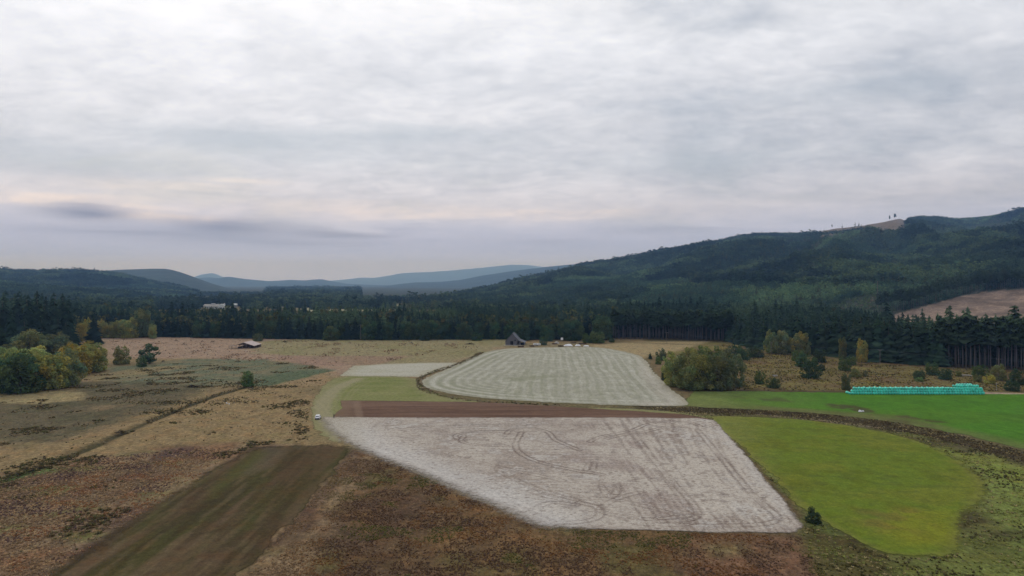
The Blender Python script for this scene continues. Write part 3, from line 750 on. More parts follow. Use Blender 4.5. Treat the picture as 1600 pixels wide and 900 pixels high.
def hill_fn(X, Y, SKY, YC, YB, seed, tree=TREE, spur=0.24, wl=460.0):
    u = U(X, Y)
    us = np.array([-22, -11, 0, 11, 22.0])
    sky = sum(I(u + k, SKY) for k in us) / 5
    yc = I(u, YC); yb = I(u, YB)
    tr_ = tree if SKY is not R_SKY else tree * (1 - sm(u, 1262, 1290) * (1 - sm(u, 1404, 1420)))
    hc = CAM_H - (sky - HOR) * yc / FPX - tr_
    t = (Y - yb) / (yc - yb)
    p = np.where(t < 1, np.clip(t, 0, 1) ** 1.06, 1 - (t - 1) * 0.8)
    p = np.where(t < .06, p * np.clip(t / .06, 0, 1) ** .5, p)
    w = np.clip(np.sin(np.pi * np.clip(t, 0, 1)), 0, 1)
    rid = 1 - np.abs(2 * fbm(X / wl + .4 * fbm(X / 800, Y / 800, seed + 5, 3), (Y * .55 - X * .25) / wl, seed, 4) - 1) * 2.0
    h = hc * p + spur * np.abs(hc) * w * (rid - .45)
    small = (fbm(X / 130, Y / 130, seed + 9, 3) - .5) * 12 * np.clip(t * 4, 0, 1)
    h = np.where(t <= 0, t * 30 - 1.0, h + small * np.clip(hc / 120, 0, 1))
    return h, t

def near_right(X, Y): return hill_fn(X, Y, R_SKY, R_YC, R_YB, 201)
def left_hill(X, Y): return hill_fn(X, Y, L_SKY, L_YC, L_YB, 301, spur=.3, wl=700)
def left_spur(X, Y): return hill_fn(X, Y, S_SKY, S_YC, S_YB, 341, spur=.25, wl=420)

def height(X, Y):
    a = near_right(X, Y)[0]; b = np.maximum(left_hill(X, Y)[0], left_spur(X, Y)[0])
    uu = U(X, Y)
    a = np.where(uu < 562, -1, a); b = np.where(uu > 418, -1, b)
    return np.maximum(0, np.maximum(a, b))

def proj_v(Y, z): return HOR + FPX * (CAM_H - z) / Y

CLEAR = [(1395, 492), (1440, 480), (1500, 463), (1560, 453), (1610, 451), (1800, 446), (1900, 446), (1900, 530), (1395, 530)]
BALD = [(1266, 366), (1280, 354), (1350, 346), (1390, 338), (1412, 334), (1418, 345), (1412, 362), (1395, 368), (1378, 364), (1355, 362), (1330, 364), (1290, 368)]
REGROW = [(1270, 500), (1288, 480), (1335, 465), (1370, 459), (1390, 462), (1378, 478), (1405, 486), (1400, 500)]

def clear_mask(X, Y, z, lift=0.0):
    u = U(X, Y); v = proj_v(Y, z)
    w = (fbm(X / 25, Y / 25, 5, 3) - .5) * 3
    a = (sdf(u, v + w * .6 + lift, CLEAR) > 0) & (Y < 1700)
    b = (sdf(u, v + w * .3 + 0, BALD) > -1.5) & (Y > 2600)
    return a, b

M_HILL = ground_mat("hill_ground", [(0.05, 0.6, (1, 1, 1), 0), (0.3, 0.7, (1, 1, 1), 0)], bump=0.4, bump_scale=0.25,
                    specks=[(0.12, .58, .7, .6, tuple(D(92, 76, 66)), (1, .6, 1), .3), (0.3, .62, .72, .5, tuple(D(150, 132, 112)), (1, .5, 1), .2)])
def hill_mesh(name, fn, u0, u1, nu, YB, YC, ty, label, paint=None, floor=(0.035, 0.045, 0.03), mat=None):
    us = np.linspace(u0, u1, nu)
    Uu, T = np.meshgrid(us, ty)
    yb = I(Uu, YB); yc = I(Uu, YC)
    Y = yb + (yc - yb) * T
    X = (Uu - 800) / FPX * Y
    z = fn(X.ravel(), Y.ravel())[0]
    z = np.maximum(z, -6)
    C = np.tile(np.array(floor), (X.size, 1))
    if paint is not None: C = paint(X.ravel(), Y.ravel(), z, C)
    h, w = X.shape
    I_ = np.arange(h * w).reshape(h, w)
    F = np.stack([I_[:-1, :-1], I_[:-1, 1:], I_[1:, 1:], I_[1:, :-1]], -1).reshape(-1, 4)
    me = mesh_np(name, np.column_stack([X.ravel(), Y.ravel(), z]), F, [mat or M_HILL], {"col": ('POINT', 'FLOAT_COLOR', C)}, smooth=True)
    return tag(link(name, me), label, kind="structure")

def paint_rhill(X, Y, z, C):
    a, b = clear_mask(X, Y, z)
    f = fbm(X / 20, Y / 20, 8, 4)
    cc = D(120, 103, 90)[None] * (1 - sm(f, .4, .65)[:, None] * .4)
    C = np.where(a[:, None], cc, C)
    C = np.where(b[:, None], D(98, 88, 78)[None] * np.ones((X.size, 1)), C)
    return C
hill_mesh("wooded_hill", near_right, 562, 2500, 520, R_YB, R_YC, np.concatenate([np.linspace(-.02, .3, 150), np.linspace(.305, 1.2, 150)]), "long forested hill rising to the right", paint_rhill)
hill_mesh("wooded_hill", left_hill, -860, 418, 220, L_YB, L_YC, np.linspace(-.02, 1.25, 140), "low forested hill on the left")
hill_mesh("wooded_spur", left_spur, -860, 418, 220, S_YB, S_YC, np.linspace(-.02, 1.25, 120), "forested spur sloping down to the right in front of the left hill")

# far ridges, blue with distance
def far_ridge(name, sky, Yc, depth, seed, label, rgb=(0.03, 0.045, 0.04), spur=.25, jag=0.006):
    us = np.arange(sky[0][0], sky[-1][0] + .1, 1.5)
    t = np.linspace(-1, 1, 61)
    Uu, T = np.meshgrid(us, t)
    Y = Yc + T * depth
    X = (Uu - 800) / FPX * Yc * (1 + T * depth / Yc)
    k = np.array([-4, -2, 0, 2, 4.0])
    sk = sum(I(Uu + q, sky) for q in k) / 5
    hc = CAM_H - (sk - HOR) * Yc / FPX
    hc = hc * (1 + (fbm(X / 260, X * 0, seed + 2, 3) - .5) * jag * 4)
    p = np.clip(1 - np.abs(T) ** 1.25, 0, 1)
    w = np.sin(np.pi * np.clip(p, 0, 1))
    rid = 1 - np.abs(2 * fbm(X / (depth * .45), Y / (depth * .8), seed, 4) - 1) * 2
    z = hc * p + spur * np.abs(hc) * w * (rid - .5) - 2
    h, w_ = X.shape
    I_ = np.arange(h * w_).reshape(h, w_)
    F = np.stack([I_[:-1, :-1], I_[:-1, 1:], I_[1:, 1:], I_[1:, :-1]], -1).reshape(-1, 4)
    C = np.array(rgb)[None] * (.7 + .6 * fbm(X.ravel() / 160, Y.ravel() / 160, seed + 4, 3))[:, None]
    me = mesh_np(name, np.column_stack([X.ravel(), Y.ravel(), z.ravel()]), F, [M_HILL_FAR], {"col": ('POINT', 'FLOAT_COLOR', C)}, smooth=True)
    return tag(link(name, me), label, kind="structure")
M_HILL_FAR = ground_mat("far_forest", [(0.02, 0.7, (1, 1, 1), 0), (0.006, 0.6, (1, 1, 1), 0)], bump=0.8, bump_scale=0.03)
far_ridge("distant_ridge", [(60, 440), (130, 426), (175, 421.5), (205, 420.5), (235, 419.5), (258, 419.5), (272, 422), (290, 427.5), (310, 435), (335, 444), (365, 452), (410, 460)], 6200, 1500, 441, "blue-green rounded ridge behind the left hill", (.034, .05, .042))
far_ridge("distant_ridge", [(230, 452), (290, 441), (312, 434), (325, 433), (345, 434.5), (352, 432), (362, 432.5), (385, 436), (420, 439), (440, 438), (455, 437), (475, 438), (490, 436.5), (503, 436), (515, 438.5), (540, 443), (580, 445), (640, 447), (720, 452), (780, 458)], 14000, 2600, 401, "low blue wooded ridge across the valley end")
far_ridge("distant_ridge", [(540, 456), (600, 447), (625, 443.5), (650, 441), (690, 440), (720, 437), (755, 430), (800, 423.5), (830, 419.5), (860, 416), (900, 412), (1000, 408), (1100, 412)], 10500, 2400, 411, "dark blue ridge sloping down behind the right hill")
far_ridge("distant_mountain", [(440, 452), (490, 441), (520, 438), (545, 436), (562, 433.5), (585, 434), (605, 431), (625, 427), (650, 425.5), (680, 424.5), (710, 422), (740, 419.5), (770, 416.5), (800, 413.5), (818, 413.5), (840, 416), (900, 422), (1000, 432)], 26000, 5000, 421, "pale blue mountain far beyond the valley", spur=.15)
far_ridge("distant_mountain", [(285, 442), (300, 434), (312, 429.5), (322, 427.5), (333, 426.5), (340, 429), (350, 433), (380, 440)], 24000, 1500, 431, "small pale blue peak above the left ridge", spur=.1)

# ================================================================== trees
def conifer_crown(name, seed, levels, per, r, bare, droop=0.35, shape=0.85, wide=0.55, ragged=0.25):
    """unit-height conifer crown: whorls of drooping sprays"""
    rs = np.random.RandomState(seed)
    V, F, C = [], [], []
    for i in range(levels):
        s = (i + rs.uniform(-.5, .5)) / levels
        s = min(max(s, 0), .985)
        z = bare + (1 - bare) * s
        R = r * ((1 - s) ** shape) * (1 + rs.uniform(-ragged, ragged) * .6) + 0.012
        n = max(4, int(round(per * (0.55 + 0.45 * (1 - s)))))
        a0 = rs.uniform(0, 6.28)
        for k in range(n):
            a = a0 + 2 * math.pi * (k + rs.uniform(-.3, .3)) / n
            q = R * (1 + rs.uniform(-ragged, ragged))
            zz = min(z + rs.uniform(-1.3, 1.3) * (1 - bare) / levels, .97)
            w = q * wide * rs.uniform(.8, 1.3)
            ca, sa = math.cos(a), math.sin(a)
            zt = zz - q * droop * (rs.uniform(.6, 1.4) if ragged < .4 else rs.uniform(-1.2, 2.0)); zm = zz - q * droop * .35
            m = q * .55
            b = len(V)
            V += [(0, 0, zz + q * .18), (m * ca - w * sa, m * sa + w * ca, zm - w * .35), (q * ca, q * sa, zt), (m * ca + w * sa, m * sa - w * ca, zm - w * .35)]
            F += [(b, b + 1, b + 2), (b, b + 2, b + 3)]
            g = rs.uniform(.7, 1.3)
            C += [(g * rs.uniform(.92, 1.08), g, g * rs.uniform(.9, 1.05))] * 4
    b = len(V)
    for k in range(5):                                       # leader
        a = 2 * math.pi * k / 5
        V.append((.014 * math.cos(a), .014 * math.sin(a), .93)); C.append((1, 1, 1))
    V.append((0, 0, 1.0)); C.append((1, 1, 1))
    F += [(b + k, b + (k + 1) % 5, b + 5) for k in range(5)]
    return mesh_np(name, V, F, [M_NEEDLE], {"var": ('POINT', 'FLOAT_COLOR', C)})

def trunk_mesh(name, seed, top, r0, mat, limbs=(), lean=0.01):
    rs = np.random.RandomState(seed)
    mb = MB()
    pts = [(rs.uniform(-lean, lean) * k, rs.uniform(-lean, lean) * k, -0.02 + top * k / 4) for k in range(5)]
    mb.tube(pts, [r0 * (1.25, 1.0, .82, .6, .3)[k] for k in range(5)], 6)
    for (a, z0, ln, up) in limbs:
        p0 = Vector((0, 0, z0))
        p1 = p0 + Vector((math.cos(a) * ln * .5, math.sin(a) * ln * .5, up * .45)); p2 = p0 + Vector((math.cos(a) * ln, math.sin(a) * ln, up))
        mb.tube([p0, p1, p2], [r0 * .55, r0 * .4, r0 * .15], 5)
    return mb.mesh(name, mat, smooth=True)

def leaf_crown(name, seed, lobes, n, size, hue=0.12, spread=.22):
    """unit-height broadleaf crown: leaf clumps spread through a set of lobes (x, y, z, rx, rz)"""
    rs = np.random.RandomState(seed)
    L = np.array(lobes, float)
    wt_ = (L[:, 3] ** 2 * 1.0 + L[:, 3] * L[:, 4]); wt_ /= wt_.sum()
    k = rs.choice(len(L), n, p=wt_)
    d = rs.normal(size=(n, 3)); d /= np.linalg.norm(d, axis=1)[:, None]
    rad = 1 - np.abs(rs.normal(size=n)) * spread
    bump = 1 + .22 * (fbm(d[:, 0] * 2.4 + k * 3.1, d[:, 1] * 2.4 + d[:, 2] * 2.1, seed, 3) - .5) * 2
    P = L[k, :3] + d * np.stack([L[k, 3], L[k, 3], L[k, 4]], 1) * (rad * bump)[:, None]
    # drop leaves buried inside other lobes
    q = ((P[:, None, :] - L[None, :, :3]) / np.stack([L[:, 3], L[:, 3], L[:, 4]], 1)[None]) ** 2
    deep = (q.sum(-1) < .30).any(1)
    keep = (~deep) & (P[:, 2] > .02)
    P, d, k = P[keep], d[keep], k[keep]; n = len(P)
    nrm = d + rs.normal(size=(n, 3)) * .55; nrm[:, 2] += .25
    nrm /= np.linalg.norm(nrm, axis=1)[:, None]
    t = np.cross(nrm, rs.normal(size=(n, 3))); t /= np.linalg.norm(t, axis=1)[:, None] + 1e-9
    b = np.cross(nrm, t)
    s = size * rs.uniform(.6, 1.35, n)[:, None]
    V = np.stack([P - t * s, P - b * s * .7 + nrm * s * .15, P + t * s, P + b * s * .7 + nrm * s * .15], 1).reshape(-1, 3)
    F = np.arange(n * 4).reshape(n, 4)
    lb = rs.uniform(.78, 1.22, len(L)); lh = rs.uniform(-hue, hue, len(L))
    g = lb[k] * rs.uniform(.68, 1.32, n); h = lh[k] + rs.uniform(-.07, .07, n)
    C = np.stack([g * (1 + h * 1.6), g * (1 + h * .3), g * (1 - h)], 1)
    return mesh_np(name, V, F, [M_LEAF], {"var": ('POINT', 'FLOAT_COLOR', np.repeat(C, 4, 0))})

def lobes_round(seed, n, w, zc, zr, low=.12):
    rs = np.random.RandomState(seed); out = [(0, 0, zc, w * .62, zr * .8)]
    for i in range(n):
        a = rs.uniform(0, 6.28); rr = w * rs.uniform(.35, .72); z = zc + zr * rs.uniform(-.75, .62)
        s = rs.uniform(.26, .44)
        k = 1 - .35 * abs(z - zc) / zr
        out.append((math.cos(a) * rr * k, math.sin(a) * rr * k, max(z, low), w * s, zr * s * 1.0))
    return out

def lobes_full(seed, n, w, zc=.42, s0=.2, s1=.34):
    rs = np.random.RandomState(seed); out = [(0, 0, .45, w * .55, .36)]
    for k in range(7):                                       # skirt of low growth
        a = k * .9 + rs.uniform(-.2, .2); out.append((math.cos(a) * w * .6, math.sin(a) * w * .6, .11, w * .34, .11))
    for i in range(n):
        z = .10 + .80 * (i + rs.uniform(0, 1)) / n
        q = (z - zc) / (1.0 - zc) if z > zc else (zc - z) / (zc + .22)
        Rr = w * math.sqrt(max(.04, 1 - q * q)); a = i * 2.4 + rs.uniform(-.7, .7); sz = w * rs.uniform(s0, s1) * (1.0 if z < .75 else .8)
        d = max(Rr - sz * .8, 0) * rs.uniform(.7, 1.28)
        out.append((math.cos(a) * d, math.sin(a) * d, min(z, 1 - sz * .9), sz, sz * rs.uniform(.8, 1.25)))
    return out
KIND = {}
def add_kind(key, crown, trunk): KIND[key] = (crown, trunk)
for i in range(4):
    add_kind(f"fir{i}", conifer_crown("fir_crown", 11 + i, 26, 11, .165 + .015 * i, .05, .5, .8, .42, .35), trunk_mesh("fir_trunk", 31 + i, .92, .012, M_BARK))
for i in range(4):
    add_kind(f"pine{i}", conifer_crown("tall_conifer_crown", 51 + i, 15, 9, .105 + .012 * i, .52 + .07 * (i % 2), .4, .55, .5, .45), trunk_mesh("tall_trunk", 61 + i, .93, .0072, M_BARK_PALE, lean=.004))
for i in range(3):
    add_kind(f"far{i}", conifer_crown("distant_conifer_crown", 71 + i, 7, 7, .19 + .02 * i, .04, .5, .85, .62, .3), trunk_mesh("distant_trunk", 75 + i, .85, .014, M_BARK))
for i in range(2):
    add_kind(f"round{i}", leaf_crown("distant_leafy_crown", 81 + i, lobes_full(83 + i, 10, .42, .45, .22, .36), 300, .065, .1), trunk_mesh("distant_leafy_trunk", 85 + i, .5, .03, M_BARK))
for i in range(4):
    add_kind(f"leaf{i}", leaf_crown("leafy_crown", 91 + i, lobes_full(95 + i, 30, .42, .40, .22, .36), 5600, .027, .16),
             trunk_mesh("leafy_trunk", 99 + i, .62, .028, M_BARK, [(1.0 + i, .25, .22, .3), (3.1 + i, .3, .22, .32), (5.0 + i, .35, .18, .3)]))
for i in range(3):
    add_kind(f"bush{i}", leaf_crown("bush_crown", 111 + i, lobes_full(115 + i, 18, .5, .38, .2, .34), 2600, .036, .1, .15), trunk_mesh("bush_stem", 119 + i, .4, .03, M_BARK, [(1 + i, .1, .2, .3), (3.5 + i, .1, .2, .28)]))
add_kind("open0", leaf_crown("open_crown", 131, [(0, 0, .75, .2, .16), (.28, 0, .72, .16, .1), (-.25, .1, .6, .18, .12), (.1, .2, .9, .14, .09), (-.1, -.2, .42, .22, .16), (.36, -.1, .5, .1, .07), (-.3, 0, .3, .2, .2), (.05, 0, .2, .25, .18)], 1500, .04, .08),
         trunk_mesh("open_trunk", 132, .8, .022, M_BARK, [(0, .3, .3, .4), (2.7, .25, .25, .35), (4.5, .2, .2, .3)]))
add_kind("willow0", leaf_crown("spreading_crown", 141, lobes_full(143, 34, .48, .42, .13, .30), 9000, .021, .14), trunk_mesh("spreading_trunk", 145, .6, .03, M_BARK, [(.5, .2, .3, .4), (2.5, .2, .3, .38), (4.4, .25, .28, .42)]))
add_kind("willow1", leaf_crown("spreading_crown", 151, lobes_full(153, 34, .45, .46, .13, .30), 9000, .021, .14), trunk_mesh("spreading_trunk", 155, .6, .03, M_BARK, [(1.5, .2, .3, .4), (3.5, .2, .3, .38), (5.4, .25, .28, .42)]))

def tree(name, key, X, Y, z, h, w, tint, label, cat, group=None, rz=None, crown_name="crown"):
    """w multiplies the kind's own width"""
    cm, tm = KIND[key]
    r = link(name, None, None, (X, Y, z), RS.uniform(0, 6.28) if rz is None else rz, (h * w, h * w, h))
    r.empty_display_size = 0.1
    c = link(crown_name, cm, r); c["tint"] = [float(q) for q in tint] + [1.0]
    t = link("trunk", tm, r)
    tag(r, label, cat, group)
    return r, c, t

G_FIR = np.array((0.044, 0.072, 0.042)); G_PINE = np.array((0.048, 0.072, 0.040)); G_DK = np.array((0.032, 0.052, 0.037))
OLIVE = np.array((0.30, 0.315, 0.11)); YELL = np.array((0.52, 0.46, 0.115)); LEAF = np.array((0.17, 0.235, 0.08)); DULL = np.array((0.21, 0.235, 0.112)); DARKL = np.array((0.078, 0.122, 0.055))
def jit(c, a=.18): return np.asarray(c) * RS.uniform(1 - a, 1 + a) * RS.uniform(.94, 1.06, 3)

# ---------------------------------------------------------------- where the forest begins (nearest edge of the woods, by bearing)
EDGE = np.array([(-300, 565), (-100, 555), (0, 546), (60, 538), (110, 530), (150, 526.5), (250, 526.5), (400, 529), (600, 531), (760, 530), (800, 530.5), (900, 531), (960, 529.5), (1050, 531), (1140, 534), (1180, 544), (1240, 551), (1300, 556), (1350, 563), (1420, 569), (1500, 575), (1600, 579), (1800, 588), (2000, 592)], float)
def edgeY(u): return CAM_H * FPX / (np.interp(u, EDGE[:, 0], EDGE[:, 1]) - HOR)
def on_edge(u, back=0.0):
    Y = edgeY(u) + back
    return (u - 800) / FPX * Y, Y

def find_Y(u, v, y0, y1):
    Y = np.linspace(y0, y1, 600)
    X = (u - 800) / FPX * Y
    return Y[np.argmin(np.abs(proj_v(Y, height(X, Y)) - v))]

def row(u0, u1, step_m, back, jb):
    u = u0
    while u < u1:
        X, Y = on_edge(u, back + RS.uniform(-jb, jb))
        yield u, X + RS.uniform(-.3, .3) * step_m, Y
        u += step_m * FPX / Y * RS.uniform(.45, 1.55)

# tall bare-trunked conifers at the edge of the wood behind the hay strip
for back, step in ((1, 2.8), (6, 4.2)):
    for u, X, Y in row(958, 1142, step, back, 1.5):
        tree("tall_conifer", f"pine{RS.randint(4)}", X, Y, 0, RS.uniform(26, 31), RS.uniform(.9, 1.25), jit(G_PINE), "tall conifer with bare trunk in the dark wood edge behind the big willow clump", "conifer", "tall conifers behind the willows")
# tall bare trunks at the right-hand side of the wood
for back, step in ((1, 2.9), (6, 4.4)):
    for u, X, Y in row(1468, 1665, step, back, 1.5):
        tree("tall_conifer", f"pine{RS.randint(4)}", X, Y, 0, RS.uniform(30, 35), RS.uniform(.9, 1.2), jit(G_PINE), "tall conifer with bare grey trunk in the wood right behind the turquoise bales", "conifer", "tall conifers behind the bales")
# dense conifers green to the ground between them
for u, X, Y in row(1140, 1475, 4.6, 2, 3):
    h = np.interp(u, [1140, 1250, 1350, 1475], [27, 30, 32, 33]) * RS.uniform(.85, 1.06)
    tree("dense_conifer", f"fir{RS.randint(4)}", X, Y, 0, h, RS.uniform(.95, 1.3), jit(G_FIR), "dense dark conifer at the wood edge behind the shrubby slope", "conifer", "dense conifers behind the shrubby slope")
# trees along the far edge of the meadow
for u, X, Y in row(246, 905, 5.2, 2, 3):
    if RS.rand() < (.78 if u < 640 else .45):
        tree("dark_conifer", f"fir{RS.randint(4)}", X, Y, 0, RS.uniform(17, 23), RS.uniform(1.1, 1.5), jit(G_DK), "dark conifer in the long tree line at the back of the tan meadow", "conifer", "conifers along the back of the meadow")
    else:
        tree("dark_leafy_tree", f"leaf{RS.randint(4)}", X, Y, 0, RS.uniform(14, 20), RS.uniform(.8, 1.1), jit(DARKL), "dark green leafy tree in the long tree line at the back of the meadow", "tree", "leafy trees along the back of the meadow")
# big firs on the left
for u, v, h, w in [(6, 548, 46, 1.0), (28, 545, 50, 1.0), (44, 548, 46, 1.05), (58, 543, 48, .95), (72, 546, 44, 1.0), (84, 541, 50, 1.05), (98, 538, 47, 1.25), (18, 558, 36, 1.1), (40, 560, 32, 1.2), (66, 556, 33, 1.1), (90, 552, 30, 1.3), (106, 540, 38, 1.3), (-10, 556, 42, 1.1), (-30, 552, 46, 1), (118, 533, 26, 1.4), (104, 546, 26, 1.4), (-50, 556, 44, 1.1), (2, 566, 26, 1.3), (124, 531, 20, 1.4)]:
    X, Y = at(u, v)
    tree("tall_fir", f"fir{RS.randint(4)}", X, Y, 0, h * RS.uniform(.93, 1.04), w, jit(G_DK), "tall dark fir in the stand at the left edge, above the yellowing trees", "fir", "tall firs at the left edge")
for u, v, h, w, lab in [(147, 537, 27, 1.75, "dark pointed fir standing alone at the left end of the tan meadow"), (156, 537.5, 8, 2.2, "small bushy dark conifer at the foot of the lone pointed fir")]:
    X, Y = at(u, v)
    tree("lone_fir", "fir1", X, Y, 0, h, w, G_DK, lab, "fir")
# conifers above the bare clearing on the hill
for u in np.arange(1372, 1600, 3.3):
    v = float(np.interp(u, [1372, 1400, 1440, 1500, 1560, 1610], [491, 488, 479.5, 462.5, 452.5, 450.5])) - .6
    u2 = u + RS.uniform(-1, 1)
    Y = find_Y(u2, v, 850, 1500) + RS.uniform(2, 8); X = (u2 - 800) / FPX * Y
    tree("hillside_conifer", f"pine{RS.randint(4)}", X, Y, float(height(np.array([X]), np.array([Y]))[0]) - .3, RS.uniform(26, 33), RS.uniform(.9, 1.2), jit(G_PINE), "tall conifer with pale trunk along the upper edge of the brown clearing", "conifer", "conifers above the clearing")
# lone trees left standing on the skyline
for u, v, h, w, key, lab in [(1190, 362, 30, .6, "pine0", "thin lone conifer on the skyline left of the bare ridge"), (1300, 359.5, 34, .8, "pine1", "lone conifer on the skyline at the left end of the bare ridge"),
                        (1316, 360, 30, .9, "far0", "second lone conifer from the left along the bare ridge"), (1336, 358, 36, 1.1, "far1", "bushy pair-sized conifer at the middle of the bare ridge"),
                        (1342, 357, 28, 1.0, "far2", "small conifer just right of the bushy one on the bare ridge"), (1390, 346, 42, .8, "pine2", "left of the two lone conifers on top of the bare ridge"), (1398.5, 345, 44, 1.2, "pine3", "right of the two lone conifers on top of the bare ridge"),
                        (1020, 396, 40, 1.2, "far0", "conifer standing out on the falling skyline of the right hill")]:
    Y = float(I(u, R_YC)) - 30; X = (u - 800) / FPX * Y
    r, c, t = tree("skyline_conifer", key, X, Y, float(height(np.array([X]), np.array([Y]))[0]) - 1, h, w, G_FIR, lab, "conifer")
    if key.startswith("far"): KIND["src_" + key] = c
# distant leafy trees turning yellow near the far farm
for i, (u, v) in enumerate([(214, 474), (225, 474.5), (238, 475), (250, 474), (262, 475), (274, 474.5), (286, 475), (298, 475)]):
    Y = CAM_H * FPX / (v - HOR); X = (u - 800) / FPX * Y
    r, c, t = tree("yellowing_tree", f"round{i % 2}", X, Y, 0, RS.uniform(13, 17), 1.1, jit(np.array((.15, .15, .06))), "pale yellow-green tree in the far row left of the white farm buildings", "tree", "yellowing trees by the far farm")
    KIND[f"src_round{i % 2}"] = c

